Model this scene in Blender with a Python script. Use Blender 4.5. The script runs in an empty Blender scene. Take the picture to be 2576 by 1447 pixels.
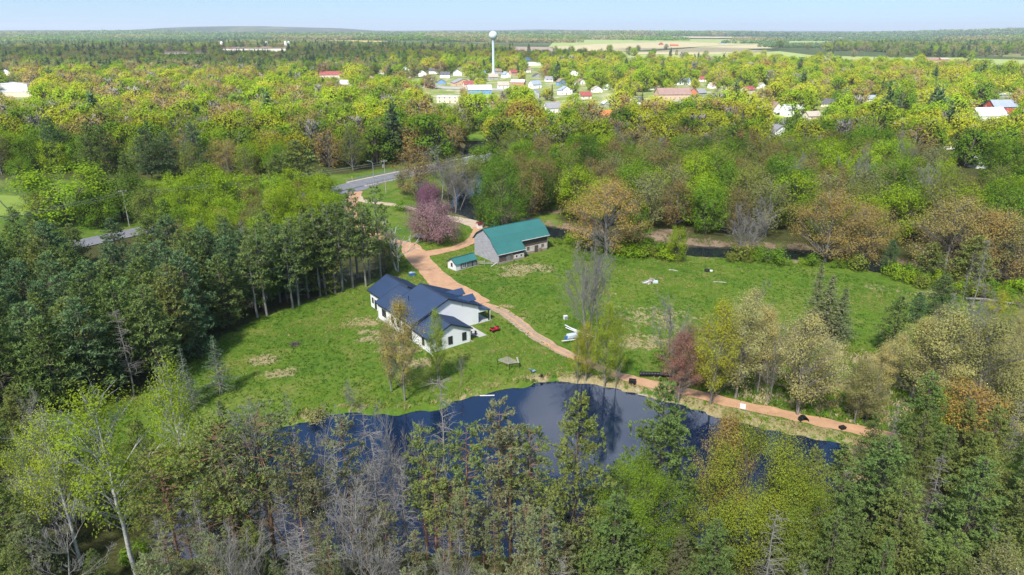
import bpy, bmesh, math, random
import numpy as np
from mathutils import Vector, Matrix

# ------------------------------------------------------------------ camera
SC = bpy.context.scene
COL = SC.collection
H, F, CX, CY = 60.0, 24/36*2575, 1287.5, 723.5     # photo measured in a 2575 x 1447 frame
PITCH = math.atan((CY-76.0)/F)
cd = bpy.data.cameras.new('camera'); cam = bpy.data.objects.new('camera', cd); COL.objects.link(cam)
cd.sensor_width = 36; cd.lens = 24; cd.clip_start = 0.5; cd.clip_end = 60000
cam.location = (0, 0, H); cam.rotation_euler = (math.pi/2-PITCH, 0, 0)
SC.camera = cam
# ------------------------------------------------------------------ light
SUN_AZ, SUN_EL = math.radians(203), math.radians(50)      # clockwise from +Y
sd = Vector((math.sin(SUN_AZ)*math.cos(SUN_EL), math.cos(SUN_AZ)*math.cos(SUN_EL), math.sin(SUN_EL)))
sl = bpy.data.lights.new('sun', 'SUN'); sun = bpy.data.objects.new('sun', sl); COL.objects.link(sun)
sl.energy = 4.6; sl.angle = math.radians(5); sl.color = (1.0, 0.96, 0.88)
sun.rotation_euler = (-sd).to_track_quat('-Z', 'Y').to_euler(); sun.location = (0, 0, 200)
W = bpy.data.worlds.new('World'); SC.world = W; W.use_nodes = True
nt = W.node_tree; nt.nodes.clear()
sky = nt.nodes.new('ShaderNodeTexSky'); sky.sky_type = 'NISHITA'; sky.sun_disc = False
sky.sun_elevation = SUN_EL; sky.sun_rotation = SUN_AZ; sky.air_density = 1.0; sky.dust_density = 0.0; sky.ozone_density = 4.0
bg = nt.nodes.new('ShaderNodeBackground'); bg.inputs[1].default_value = 0.15
wo = nt.nodes.new('ShaderNodeOutputWorld')
wt_ = nt.nodes.new('ShaderNodeMix'); wt_.data_type = 'RGBA'; wt_.blend_type = 'MULTIPLY'; wt_.inputs[0].default_value = 1.0; wt_.inputs[7].default_value = (0.27, 0.52, 0.98, 1)
wg = nt.nodes.new('ShaderNodeGamma'); wg.inputs[1].default_value = 0.5          # camera-like compression of the whole sky's range
nt.links.new(sky.outputs[0], wt_.inputs[6]); nt.links.new(wt_.outputs[2], wg.inputs[0]); nt.links.new(wg.outputs[0], bg.inputs[0]); nt.links.new(bg.outputs[0], wo.inputs[0])
vs = SC.view_settings
vs.view_transform = 'Standard'; vs.look = 'None'; vs.exposure = 1.42; vs.gamma = 1.0; vs.use_curve_mapping = False
cy = SC.cycles
cy.max_bounces = 7; cy.diffuse_bounces = 4; cy.glossy_bounces = 2; cy.transmission_bounces = 2; cy.transparent_max_bounces = 6
cy.use_denoising = True; cy.sample_clamp_indirect = 4; cy.caustics_reflective = False; cy.caustics_refractive = False

# ------------------------------------------------------------------ scattered clouds out of view, casting ground shade (the pond mirrors the bright one)
def cloud(gx_, gy_, rx, ry, seed, label, z=900., thick=90.):
    """placed so that its shadow falls on the ground around (gx_, gy_)"""
    k = z/math.tan(SUN_EL); cx_, cy_ = gx_+math.sin(SUN_AZ)*k, gy_+math.cos(SUN_AZ)*k
    rg = np.random.default_rng(seed); ph = rg.uniform(0, 6.28, 8); V = []; nr, ns = 14, 56
    for side in (1, -1):
        for i in range(nr+1):
            q = i/nr
            for j in range(ns):
                a = 6.2832*j/ns; lob = 1+.16*math.sin(2*a+ph[0])+.11*math.sin(5*a+ph[1])+.07*math.sin(9*a+ph[2])+.04*math.sin(17*a+ph[3])
                x, y = rx*lob*q*math.cos(a), ry*lob*q*math.sin(a)
                b = math.sqrt(max(0, 1-q*q)); n_ = 1+.35*math.sin(x/70+ph[4])*math.sin(y/60+ph[5])+.2*math.sin(x/31+ph[6])*math.sin(y/27+ph[7])
                V.append((x, y, thick*b*n_ if side > 0 else -thick*.25*b*n_))
    F_ = []; m_ = (nr+1)*ns
    for side in range(2):
        for i in range(nr):
            for j in range(ns):
                q = [i*ns+j, i*ns+(j+1) % ns, (i+1)*ns+(j+1) % ns, (i+1)*ns+j]; q = [v+side*m_ for v in q]
                F_.append(tuple(q if side else q[::-1]))
    me = bpy.data.meshes.new('cloud'); me.from_pydata(V, [], F_); me.polygons.foreach_set('use_smooth', [True]*len(F_)); me.materials.append(bpy.data.materials['cloud'])
    o = bpy.data.objects.new('cloud', me); COL.objects.link(o); o.location = (cx_, cy_, z); o['label'] = label; o['category'] = 'cloud'; o['group'] = 'scattered clouds over the valley'
cm_ = bpy.data.materials.new('cloud'); cm_.use_nodes = True; ct = cm_.node_tree; ct.nodes.clear()
c_o = ct.nodes.new('ShaderNodeOutputMaterial'); c_t = ct.nodes.new('ShaderNodeBsdfTransparent'); c_d = ct.nodes.new('ShaderNodeBsdfDiffuse'); c_l = ct.nodes.new('ShaderNodeBsdfTranslucent'); c_1 = ct.nodes.new('ShaderNodeMixShader'); c_2 = ct.nodes.new('ShaderNodeMixShader')
c_d.inputs[0].default_value = c_l.inputs[0].default_value = (.95, .95, .96, 1); c_1.inputs[0].default_value = .75; c_2.inputs[0].default_value = .27
ct.links.new(c_d.outputs[0], c_1.inputs[1]); ct.links.new(c_l.outputs[0], c_1.inputs[2]); ct.links.new(c_t.outputs[0], c_2.inputs[1]); ct.links.new(c_1.outputs[0], c_2.inputs[2]); ct.links.new(c_2.outputs[0], c_o.inputs[0])
for a in ((70, 95, 640, 290, 1, 'broad thin cloud floating above the pond and house'), (-750, 1550, 850, 480, 2, 'thin cloud shading the dark forest by the factory'), (590, 2330, 260, 300, 3, 'bright cloud mirrored in the middle of the pond'),
          (-1500, -500, 500, 400, 4, 'thin cloud drifting behind the pine stand'), (1300, -300, 500, 380, 5, 'thin cloud drifting past the river wood'), (200, -1300, 700, 450, 6, 'thin cloud drifting south of the pond'), (2900, 3300, 700, 500, 8, 'thin cloud over the distant right fields')):  # extra clouds outside the view, added to brighten the fill light
    cloud(*a)

# ------------------------------------------------------------------ pixel <-> ground
CP, SP = math.cos(PITCH), math.sin(PITCH)
def gd(u, v, z=0.0):
    a = (u-CX)/F; b = (CY-v)/F
    t = (z-H)/(-SP+b*CP)
    return (a*t, (CP+b*SP)*t)
def proj(x, y, z):
    z = z-H; d = y*CP-z*SP
    return CX+F*x/d, CY-F*(y*SP+z*CP)/d, d
def height_for(x, y, vt):
    q = (CY-vt)/F
    return H+(q*y*CP-y*SP)/(CP+q*SP)

# ------------------------------------------------------------------ materials
MATS = {}
def node(nt, t, **kw):
    n = nt.nodes.new(t)
    for k, v in kw.items(): setattr(n, k, v)
    return n
def ramp(nt, fac, stops):
    r = node(nt, 'ShaderNodeValToRGB')
    e = r.color_ramp.elements
    while len(e) < len(stops): e.new(0.5)
    for s, (p, c) in zip(e, stops): s.position = p; s.color = (*c, 1)
    nt.links.new(fac, r.inputs[0]); return r.outputs[0]
def noise(nt, vec, scale, detail=4, rough=0.6, dist=0.0):
    n = node(nt, 'ShaderNodeTexNoise'); n.inputs['Scale'].default_value = scale
    n.inputs['Detail'].default_value = detail; n.inputs['Roughness'].default_value = rough; n.inputs['Distortion'].default_value = dist
    if vec is not None: nt.links.new(vec, n.inputs['Vector'])
    return n.outputs['Fac']
def mixc(nt, fac, a, b, mode='MIX'):
    m = node(nt, 'ShaderNodeMix', data_type='RGBA', blend_type=mode)
    for sock, v in ((m.inputs[0], fac), (m.inputs[6], a), (m.inputs[7], b)):
        if hasattr(v, 'is_linked'): nt.links.new(v, sock)
        elif isinstance(v, (int, float)): sock.default_value = v
        else: sock.default_value = (*v, 1)
    return m.outputs[2]
def math_(nt, op, a, b=0.0, clamp=False):
    m = node(nt, 'ShaderNodeMath', operation=op, use_clamp=clamp)
    for s, v in zip(m.inputs, (a, b)):
        if hasattr(v, 'is_linked'): nt.links.new(v, s)
        else: s.default_value = v
    return m.outputs[0]
def scaled(nt, vec, s):
    m = node(nt, 'ShaderNodeMapping'); m.inputs['Scale'].default_value = s
    nt.links.new(vec, m.inputs[0]); return m.outputs[0]
def newmat(name):
    m = bpy.data.materials.new(name); m.use_nodes = True; MATS[name] = m
    t = m.node_tree; return m, t, t.nodes['Principled BSDF']
def mat(name, c, rough=0.7, c2=None, scale=1.5, stretch=(1, 1, 1), var=0.25, metal=0.0, bump=0.0, bscale=None, spec=0.3):
    if name in MATS: return MATS[name]
    m, t, b = newmat(name)
    tc = node(t, 'ShaderNodeTexCoord').outputs['Object']
    vec = scaled(t, tc, stretch)
    n = noise(t, vec, scale, 6, 0.65)
    c2 = c2 or tuple(x*(1-var) for x in c)
    col = ramp(t, n, [(0.3, c2), (0.7, c)])
    t.links.new(col, b.inputs['Base Color'])
    b.inputs['Roughness'].default_value = rough; b.inputs['Metallic'].default_value = metal
    b.inputs['Specular IOR Level'].default_value = spec
    if bump:
        bp = node(t, 'ShaderNodeBump'); bp.inputs['Strength'].default_value = bump; bp.inputs['Distance'].default_value = 0.1
        t.links.new(noise(t, vec, bscale or scale*4, 4), bp.inputs['Height']); t.links.new(bp.outputs[0], b.inputs['Normal'])
    return m
def leafmat(name, trans=0.35, var=0.40, hue=0.016):
    m, t, b = newmat(name)
    t.nodes.remove(b)
    at = node(t, 'ShaderNodeAttribute', attribute_type='INSTANCER', attribute_name='tint')
    r = node(t, 'ShaderNodeAttribute', attribute_type='GEOMETRY', attribute_name='rnd')
    cl = node(t, 'ShaderNodeAttribute', attribute_type='GEOMETRY', attribute_name='clump')
    hs = node(t, 'ShaderNodeHueSaturation')
    t.links.new(at.outputs['Color'], hs.inputs['Color'])
    t.links.new(math_(t, 'ADD', math_(t, 'MULTIPLY', cl.outputs['Fac'], hue), 0.5-hue/2), hs.inputs['Hue'])
    v = math_(t, 'ADD', math_(t, 'MULTIPLY', r.outputs['Fac'], var), math_(t, 'ADD', math_(t, 'MULTIPLY', cl.outputs['Fac'], var*0.6), 1-var*0.8))
    t.links.new(v, hs.inputs['Value'])
    d = node(t, 'ShaderNodeBsdfDiffuse'); tr = node(t, 'ShaderNodeBsdfTranslucent')
    t.links.new(hs.outputs[0], d.inputs[0])
    hs2 = node(t, 'ShaderNodeHueSaturation'); hs2.inputs['Hue'].default_value = 0.485; hs2.inputs['Saturation'].default_value = 1.1; hs2.inputs['Value'].default_value = 1.2
    t.links.new(hs.outputs[0], hs2.inputs['Color']); t.links.new(hs2.outputs[0], tr.inputs[0])
    mx = node(t, 'ShaderNodeMixShader'); mx.inputs[0].default_value = trans
    t.links.new(d.outputs[0], mx.inputs[1]); t.links.new(tr.outputs[0], mx.inputs[2])
    t.links.new(mx.outputs[0], t.nodes['Material Output'].inputs[0])
    return m
leafmat('leaf', 0.36); leafmat('leaf_soft', 0.36, 0.24, 0.012); leafmat('needle', 0.30, 0.5, 0.02)
mat('bark', (0.13, 0.105, 0.085), 0.9, (0.06, 0.05, 0.042), 3, (1, 1, .2), bump=.4)
mat('bark_grey', (0.27, 0.25, 0.23), 0.9, (0.15, 0.14, 0.13), 3, (1, 1, .3))
mat('bark_dead', (0.27, 0.25, 0.23), 0.9, (0.16, 0.145, 0.13), 2, (1, 1, .3))
mat('bark_white', (0.62, 0.60, 0.55), 0.8, (0.30, 0.28, 0.25), 4, (1, 1, 1))
mat('bark_pine', (0.26, 0.15, 0.085), 0.9, (0.13, 0.085, 0.06), 2, (1, 1, .25))
mat('blossom_bark', (0.10, 0.08, 0.075), 0.9)

# ------------------------------------------------------------------ object helpers
def link(name, me, parent=None, loc=None, rz=0.0):
    o = bpy.data.objects.new(name, me); COL.objects.link(o)
    if parent is not None: o.parent = parent
    if loc is not None: o.location = loc
    if rz: o.rotation_euler = (0, 0, rz)
    return o
def tag(o, label, cat=None, group=None, kind=None):
    if label: o['label'] = label
    if cat: o['category'] = cat
    if group: o['group'] = group
    if kind: o['kind'] = kind
    return o
def empty(name, loc, rz=0.0, label=None, cat=None, group=None):
    o = bpy.data.objects.new(name, None); COL.objects.link(o); o.empty_display_size = 0.5
    o.location = (loc[0], loc[1], loc[2] if len(loc) > 2 else 0); o.rotation_euler = (0, 0, rz)
    return tag(o, label, cat, group)
class MB:
    def __init__(s): s.v = []; s.f = []
    def add(s, vs, fs):
        n = len(s.v); s.v += [tuple(v) for v in vs]; s.f += [tuple(i+n for i in f) for f in fs]; return s
    def box(s, x0, x1, y0, y1, z0, z1):
        return s.add([(x, y, z) for z in (z0, z1) for y in (y0, y1) for x in (x0, x1)],
                     [(0, 2, 3, 1), (4, 5, 7, 6), (0, 1, 5, 4), (2, 6, 7, 3), (0, 4, 6, 2), (1, 3, 7, 5)])
    def prism(s, poly, a0, a1, axis):
        """poly: 2-d points; extruded along axis ('x' or 'y' or 'z') from a0 to a1"""
        n = len(poly)
        def P(p, a): return (a, p[0], p[1]) if axis == 'x' else ((p[0], a, p[1]) if axis == 'y' else (p[0], p[1], a))
        vs = [P(p, a0) for p in poly]+[P(p, a1) for p in poly]
        fs = [tuple(range(n)), tuple(range(2*n-1, n-1, -1))]+[(i, i+n, (i+1) % n+n, (i+1) % n) for i in range(n)]
        return s.add(vs, fs)
    def tube(s, pts, rad, sides=6, cap=True):
        P = [Vector(p) for p in pts]; n = len(s.v); k = len(P)
        rad = [rad]*k if isinstance(rad, (int, float)) else rad
        for i, p in enumerate(P):
            d = (P[min(i+1, k-1)]-P[max(i-1, 0)]).normalized()
            a = d.orthogonal().normalized(); b = d.cross(a)
            for j in range(sides):
                t = 2*math.pi*j/sides; s.v.append(tuple(p+(a*math.cos(t)+b*math.sin(t))*rad[i]))
        for i in range(k-1):
            for j in range(sides):
                s.f.append((n+i*sides+j, n+i*sides+(j+1) % sides, n+(i+1)*sides+(j+1) % sides, n+(i+1)*sides+j))
        if cap: s.f.append(tuple(n+j for j in range(sides-1, -1, -1))); s.f.append(tuple(n+(k-1)*sides+j for j in range(sides)))
        return s
    def lathe(s, prof, seg=16, c=(0, 0)):
        n = len(s.v); k = len(prof)
        for r, z in prof:
            for j in range(seg):
                t = 2*math.pi*j/seg; s.v.append((c[0]+r*math.cos(t), c[1]+r*math.sin(t), z))
        for i in range(k-1):
            for j in range(seg):
                s.f.append((n+i*seg+j, n+i*seg+(j+1) % seg, n+(i+1)*seg+(j+1) % seg, n+(i+1)*seg+j))
        s.f.append(tuple(n+j for j in range(seg-1, -1, -1))); s.f.append(tuple(n+(k-1)*seg+j for j in range(seg)))
        return s
    def mesh(s, name, m, smooth=False):
        me = bpy.data.meshes.new(name); me.from_pydata(s.v, [], s.f)
        b = bmesh.new(); b.from_mesh(me); bmesh.ops.recalc_face_normals(b, faces=b.faces); b.to_mesh(me); b.free()
        if m: me.materials.append(MATS[m] if isinstance(m, str) else m)
        if smooth: me.polygons.foreach_set('use_smooth', [True]*len(me.polygons))
        return me
    def obj(s, name, m, parent=None, loc=None, rz=0.0, smooth=False):
        return link(name, s.mesh(name, m, smooth), parent, loc, rz)

# ------------------------------------------------------------------ terrain
def D(*pts): return [gd(u, v) for u, v in pts]
POND = D((870,1031),(930,1036),(1010,1036),(1090,1028),(1140,1008),(1200,988),(1260,977),(1330,964),(1390,954),(1460,957),(1530,966),(1600,985),
         (1690,1010),(1780,1035),(1900,1066),(2000,1087),(2125,1112),(2130,1160),(2085,1240),(2040,1330),(1900,1350),(1700,1362),(1450,1375),
         (1150,1385),(900,1375),(600,1385),(430,1395),(395,1330),(430,1265),(500,1180),(590,1100),(750,1060))
RIVER = D((1120,240),(1185,300),(1200,360),(1190,440),(1172,520))+[(0,222),(22,208),(40,199)]+D((1760,622),(1900,628),(2080,634),(2260,668),(2450,698),(2620,715),(2900,750))
def seg_dist(x, y, pts, closed):
    P = np.array(pts); Q = np.roll(P, -1, 0) if closed else P[1:]
    P = P if closed else P[:-1]
    best = np.full(x.shape, 1e9); inside = np.zeros(x.shape, bool)
    for (ax, ay), (bx, by) in zip(P, Q):
        dx, dy = bx-ax, by-ay
        t = np.clip(((x-ax)*dx+(y-ay)*dy)/(dx*dx+dy*dy+1e-9), 0, 1)
        best = np.minimum(best, np.hypot(x-ax-t*dx, y-ay-t*dy))
        if closed:
            c = ((ay > y) != (by > y)) & (x < (bx-ax)*(y-ay)/(by-ay+1e-12)+ax); inside ^= c
    return np.where(inside, -best, best) if closed else best
def inpoly(x, y, poly):
    return seg_dist(np.atleast_1d(np.asarray(x, float)), np.atleast_1d(np.asarray(y, float)), poly, True) < 0
def sm(a, b, x):
    t = np.clip((x-a)/(b-a), 0, 1); return t*t*(3-2*t)
POND_Z, RIVER_Z = -0.6, -1.5
def hz(x, y):
    x = np.asarray(x, float); y = np.asarray(y, float)
    z = 0.10*np.sin(x/9.0+y/14.0)+0.08*np.sin(y/6.5-x/11.0)
    fade = 1-sm(300, 600, np.hypot(x, y)); z = z*fade
    near = (y < 420) & (np.abs(x) < 420)
    if near.any():
        xn, yn = x[near], y[near]
        wob = 0.35*np.sin(xn*1.3+np.sin(yn*.9)*2)+0.3*np.sin(yn*1.1+xn*.37)
        s = seg_dist(xn, yn, POND, True)-.9+wob
        zz = z[near]*sm(0, 6, s)-1.7*(1-sm(-3.0, 0.9, s))
        r = seg_dist(xn, yn, RIVER, False)+wob
        zz = zz-2.6*(1-sm(4.0, 9.5, r))
        z = z.copy(); z[near] = zz
    # far rolling country and the long low hill
    d = np.hypot(x, y)
    a = np.arctan2(x, y)
    ridge = 26*np.sin(a*9+1.3)+14*np.sin(a*23+.4)+9*np.sin(a*51)
    z = z+sm(5500, 16000, d)*(44+ridge*.55)+6*np.sin(x/700)*np.sin(y/900)*sm(1500, 4000, d)
    hill = np.exp(-(np.abs((a+0.36)/0.085)**2.4))*0.85+np.exp(-(((a+0.25)/0.06)**2))*.42+np.exp(-(((a+0.44)/0.05)**2))*.2
    z = z+sm(8600, 11200, d)*(1-sm(12500, 15000, d))*hill*112
    z = z+sm(6000, 9500, d)*(1-sm(9500, 14000, d))*38*np.exp(-(((a-0.70)/0.13)**2))
    return z
def hz1(x, y): return float(hz(np.array([x]), np.array([y]))[0])
def axis(lo, hi, clo, chi, step, grow):
    c = list(np.arange(clo, chi+step/2, step)); s = step; v = clo; left = []
    while v > lo: s *= grow; v -= s; left.append(v)
    s = step; v = chi; right = []
    while v < hi: s *= grow; v += s; right.append(v)
    return np.array(left[::-1]+c+right)
gx = axis(-26000, 26000, -110, 150, 1.0, 1.09); gy = axis(-60, 26000, 58, 260, 1.0, 1.045)
GX, GY = np.meshgrid(gx, gy); px, py = GX.ravel(), GY.ravel(); pz = hz(px, py)
nx, ny = len(gx), len(gy)
idx = np.arange(nx*ny).reshape(ny, nx)
quads = np.stack([idx[:-1, :-1], idx[:-1, 1:], idx[1:, 1:], idx[1:, :-1]], -1).reshape(-1, 4)
def np_mesh(name, V, Q, mats=(), attrs=None, mi=None, smooth=False):
    me = bpy.data.meshes.new(name); n, q = len(V), len(Q)
    me.vertices.add(n); me.vertices.foreach_set('co', np.asarray(V, np.float32).ravel())
    k = Q.shape[1]
    me.loops.add(q*k); me.loops.foreach_set('vertex_index', np.asarray(Q, np.int32).ravel())
    me.polygons.add(q); me.polygons.foreach_set('loop_start', np.arange(0, q*k, k, dtype=np.int32))
    for m in mats: me.materials.append(MATS[m])
    if mi is not None: me.polygons.foreach_set('material_index', np.asarray(mi, np.int32))
    if smooth: me.polygons.foreach_set('use_smooth', np.ones(q, bool))
    for nm, (ty, dom, data) in (attrs or {}).items():
        a = me.attributes.new(nm, ty, dom)
        a.data.foreach_set('color' if 'COLOR' in ty else 'value', np.asarray(data, np.float32 if ty != 'INT' else np.int32).ravel())
    me.update(); me.validate(); return me
# zones: r woodland floor, g dry straw, b bare earth, a far woodland cover
def blob(cx, cy_, rx, ry, rot=0):
    dx, dy = px-cx, py-cy_; c, s = math.cos(rot), math.sin(rot)
    return np.clip(1.4-np.hypot((dx*c+dy*s)/rx, (-dx*s+dy*c)/ry)*1.0, 0, 1)
def polymask(poly, soft): return 1-sm(-soft, soft, seg_dist(px, py, poly, True))
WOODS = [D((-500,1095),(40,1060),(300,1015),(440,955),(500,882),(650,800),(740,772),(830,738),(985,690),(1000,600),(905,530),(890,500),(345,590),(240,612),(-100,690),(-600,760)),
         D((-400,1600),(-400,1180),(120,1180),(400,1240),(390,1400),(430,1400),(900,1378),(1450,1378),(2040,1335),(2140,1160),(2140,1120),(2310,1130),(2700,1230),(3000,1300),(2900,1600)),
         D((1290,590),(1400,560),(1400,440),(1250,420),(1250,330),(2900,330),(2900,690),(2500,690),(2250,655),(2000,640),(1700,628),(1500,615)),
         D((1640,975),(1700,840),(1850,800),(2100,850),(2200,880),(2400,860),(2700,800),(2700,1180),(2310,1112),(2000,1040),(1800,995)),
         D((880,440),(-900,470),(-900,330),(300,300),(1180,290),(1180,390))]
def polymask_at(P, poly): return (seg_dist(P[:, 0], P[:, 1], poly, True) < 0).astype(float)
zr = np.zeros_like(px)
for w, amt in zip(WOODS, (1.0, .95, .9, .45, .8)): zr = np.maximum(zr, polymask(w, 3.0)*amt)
zg = np.zeros_like(px); zb = np.zeros_like(px)
for u, v, rx, ry, amt in ((1320,676,8,4.5,1.),(1290,690,5,2.5,.8),(665,905,3.6,2.6,.95),(705,940,3.4,2.2,.95),(915,810,5,3,.9),(930,835,4,2,.8),(970,850,6,3,1.),(1010,880,5,2.5,1.),(1050,912,5,2.5,.9),
        (1640,800,12,8,.6),(1620,860,10,6,.65),(1700,880,9,6,.5),(1540,740,3,2,.3),(1650,700,4,2,.35),(1310,800,2,1.,.8),(1270,770,3,1.5,.8),(1345,948,3.2,1.4,.7),(1100,1010,10,1.6,.35),(940,1018,9,1.5,.45),
        (1700,655,10,2,.3),(2000,660,14,2.5,.35),(2350,735,16,4,.5),(2200,725,12,3,.45),(2480,770,10,4,.5),(800,1040,8,2,.4),(1900,855,9,5,.3),(2050,960,10,5,.25)):
    c = gd(u, v); zg = np.maximum(zg, blob(c[0], c[1], rx, ry)*amt)
for u, v, rx, ry, amt in ((1380,532,9,3,.9),(1680,585,9,4,.8),(1100,640,0.1,0.1,0),(1360,505,8,3,.5),(1600,570,9,3,.4),(2350,720,10,2,.3),(1030,770,2,1,.3)):
    c = gd(u, v); zb = np.maximum(zb, blob(c[0], c[1], rx, ry)*amt)
sp = seg_dist(px, py, POND, True); zg = np.maximum(zg, (1-sm(1.6, 3.2, np.abs(sp-1.2)))*np.where(px > 8, .75, .28)*(py > 80)); zg = np.maximum(zg, polymask(WOODS[3], 4)*.33); zb = np.maximum(zb, (1-sm(-1.6, 0.5, np.abs(sp+.3)-.4))*.55)
rv = np.where((py < 420) & (np.abs(px) < 420), seg_dist(px, py, RIVER, False), 99); zb = np.maximum(zb, (1-sm(7, 12, rv))*.7)
dist = np.hypot(px, py)
za = sm(420, 520, py)
ground_me = np_mesh('ground', np.stack([px, py, pz], 1), quads, (), {'zone': ('FLOAT_COLOR', 'POINT', np.stack([zr, zg, zb, za], 1))}, smooth=True)
m, t, b = newmat('ground')
tc = node(t, 'ShaderNodeNewGeometry').outputs['Position']
zn = node(t, 'ShaderNodeAttribute', attribute_name='zone'); sep = node(t, 'ShaderNodeSeparateColor'); t.links.new(zn.outputs['Color'], sep.inputs[0])
n1 = noise(t, tc, .035, 6, .6); n2 = noise(t, tc, .25, 8, .7, .5); n3 = noise(t, tc, 2.2, 5, .7); n4 = noise(t, scaled(t, tc, (1, .55, 1)), 1.1, 6, .75)
g1 = ramp(t, n2, [(.30, (.085, .165, .020)), (.50, (.130, .220, .026)), (.68, (.200, .255, .045))])
g2 = ramp(t, n1, [(.32, (.080, .165, .022)), (.52, (.145, .225, .028)), (.70, (.230, .260, .060))])
n5 = noise(t, tc, .11, 5, .65, .8)
grass = mixc(t, .5, g1, g2)
grass = mixc(t, math_(t, 'MULTIPLY', math_(t, 'SUBTRACT', n5, .50), 3.2, True), grass, (.30, .27, .085))
grass = mixc(t, math_(t, 'MULTIPLY', math_(t, 'SUBTRACT', .44, n5), 4, True), grass, (.062, .150, .022))
grass = mixc(t, math_(t, 'MULTIPLY', math_(t, 'SUBTRACT', n4, .35), 1.5, True), mixc(t, 1.0, grass, (.55, .6, .55), 'MULTIPLY'), mixc(t, 1.0, grass, (1.25, 1.2, 1.1), 'MULTIPLY'))
spk = math_(t, 'MULTIPLY', math_(t, 'SUBTRACT', noise(t, tc, 4.5, 2, .5), .66), 10, True)
grass = mixc(t, math_(t, 'MULTIPLY', spk, math_(t, 'MULTIPLY', math_(t, 'SUBTRACT', n1, .42), 4, True)), grass, (.38, .33, .03))
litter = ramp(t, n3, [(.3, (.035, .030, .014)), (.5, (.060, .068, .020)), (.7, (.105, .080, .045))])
straw = ramp(t, n3, [(.3, (.20, .16, .08)), (.6, (.38, .30, .17)), (.8, (.46, .38, .24))])
earth = ramp(t, n2, [(.3, (.10, .07, .045)), (.6, (.22, .16, .11)), (.8, (.38, .31, .25))])
jit = math_(t, 'SUBTRACT', math_(t, 'ADD', math_(t, 'MULTIPLY', n4, 1.0), math_(t, 'MULTIPLY', n2, .8)), .9)
def edge(s, k=4.0): return math_(t, 'MULTIPLY', math_(t, 'SUBTRACT', math_(t, 'ADD', s, math_(t, 'MULTIPLY', jit, 2.3)), .45), k, True)
def gate(s): return math_(t, 'MULTIPLY', edge(s), math_(t, 'MULTIPLY', s, 8, True))
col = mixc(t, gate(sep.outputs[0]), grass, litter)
col = mixc(t, math_(t, 'MULTIPLY', gate(sep.outputs[1]), .9), col, straw)
col = mixc(t, gate(sep.outputs[2]), col, earth)
# far country: mosaic of woodland and fields
vo = node(t, 'ShaderNodeTexVoronoi'); vo.inputs['Scale'].default_value = .0022; t.links.new(scaled(t, tc, (1, .55, 1)), vo.inputs['Vector'])
sv = node(t, 'ShaderNodeSeparateColor'); t.links.new(vo.outputs['Color'], sv.inputs[0])
farc = ramp(t, sv.outputs[0], [(.0, (.045, .065, .025)), (.35, (.060, .080, .030)), (.5, (.10, .12, .04)), (.62, (.22, .19, .09)), (.75, (.05, .07, .03)), (.9, (.16, .17, .06))])
farc = mixc(t, math_(t, 'MULTIPLY', math_(t, 'SUBTRACT', n1, .4), 3, True), farc, mixc(t, 1.0, farc, (.6, .65, .6), 'MULTIPLY'))
pl = node(t, 'ShaderNodeVectorMath', operation='LENGTH'); t.links.new(tc, pl.inputs[0])
far = math_(t, 'MULTIPLY', math_(t, 'SUBTRACT', pl.outputs['Value'], 900), 1/900, True)
farwood = ramp(t, noise(t, scaled(t, tc, (1, .4, 1)), .0016, 5, .6), [(.38, (.030, .048, .030)), (.55, (.05, .065, .035)), (.68, (.13, .13, .06))])
far2 = math_(t, 'MULTIPLY', math_(t, 'SUBTRACT', pl.outputs['Value'], 4000), 1/2500, True)
townc = ramp(t, noise(t, tc, .05, 6, .7), [(.3, (.08, .13, .03)), (.5, (.16, .18, .06)), (.62, (.34, .31, .25)), (.75, (.45, .42, .38))])
col = mixc(t, math_(t, 'MULTIPLY', zn.outputs['Alpha'], .8), col, townc)
col = mixc(t, far, col, farc)
col = mixc(t, far2, col, farwood)
t.links.new(col, b.inputs['Base Color']); b.inputs['Roughness'].default_value = .95; b.inputs['Specular IOR Level'].default_value = .1
bp = node(t, 'ShaderNodeBump'); bp.inputs['Strength'].default_value = .9; bp.inputs['Distance'].default_value = .35
t.links.new(math_(t, 'ADD', n4, math_(t, 'MULTIPLY', n3, .7)), bp.inputs['Height']); t.links.new(bp.outputs[0], b.inputs['Normal'])
ground_me.materials.append(m)
tag(link('ground', ground_me), 'green lawn, meadow and wooded ground spreading to the horizon', kind='structure')

# water
def watermat(name, c, bump, sc):
    m, t, b = newmat(name)
    b.inputs['Base Color'].default_value = (*c, 1); b.inputs['Roughness'].default_value = .04; b.inputs['IOR'].default_value = 1.6
    b.inputs['Specular IOR Level'].default_value = .8
    tc = node(t, 'ShaderNodeNewGeometry').outputs['Position']
    bp = node(t, 'ShaderNodeBump'); bp.inputs['Strength'].default_value = bump; bp.inputs['Distance'].default_value = .05
    t.links.new(noise(t, scaled(t, tc, (1, .6, 1)), sc, 3, .6), bp.inputs['Height']); t.links.new(bp.outputs[0], b.inputs['Normal'])
watermat('pond_water', (.002, .010, .034), .06, 3.0); watermat('river_water', (.012, .016, .022), .18, 1.5)  # pond's blue base colour stands in for the deep sky reflection
def sheet(name, poly, z, m, kind='structure', label=None):
    bm_ = bmesh.new(); f = bm_.faces.new([bm_.verts.new((x, y, z)) for x, y in poly])
    bmesh.ops.recalc_face_normals(bm_, faces=[f])
    if f.normal.z < 0: f.normal_flip()
    bmesh.ops.triangulate(bm_, faces=[f]); me = bpy.data.meshes.new(name); bm_.to_mesh(me); bm_.free()
    me.materials.append(MATS[m]); return tag(link(name, me), label, kind=kind)
c = np.mean(POND, 0)
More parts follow.
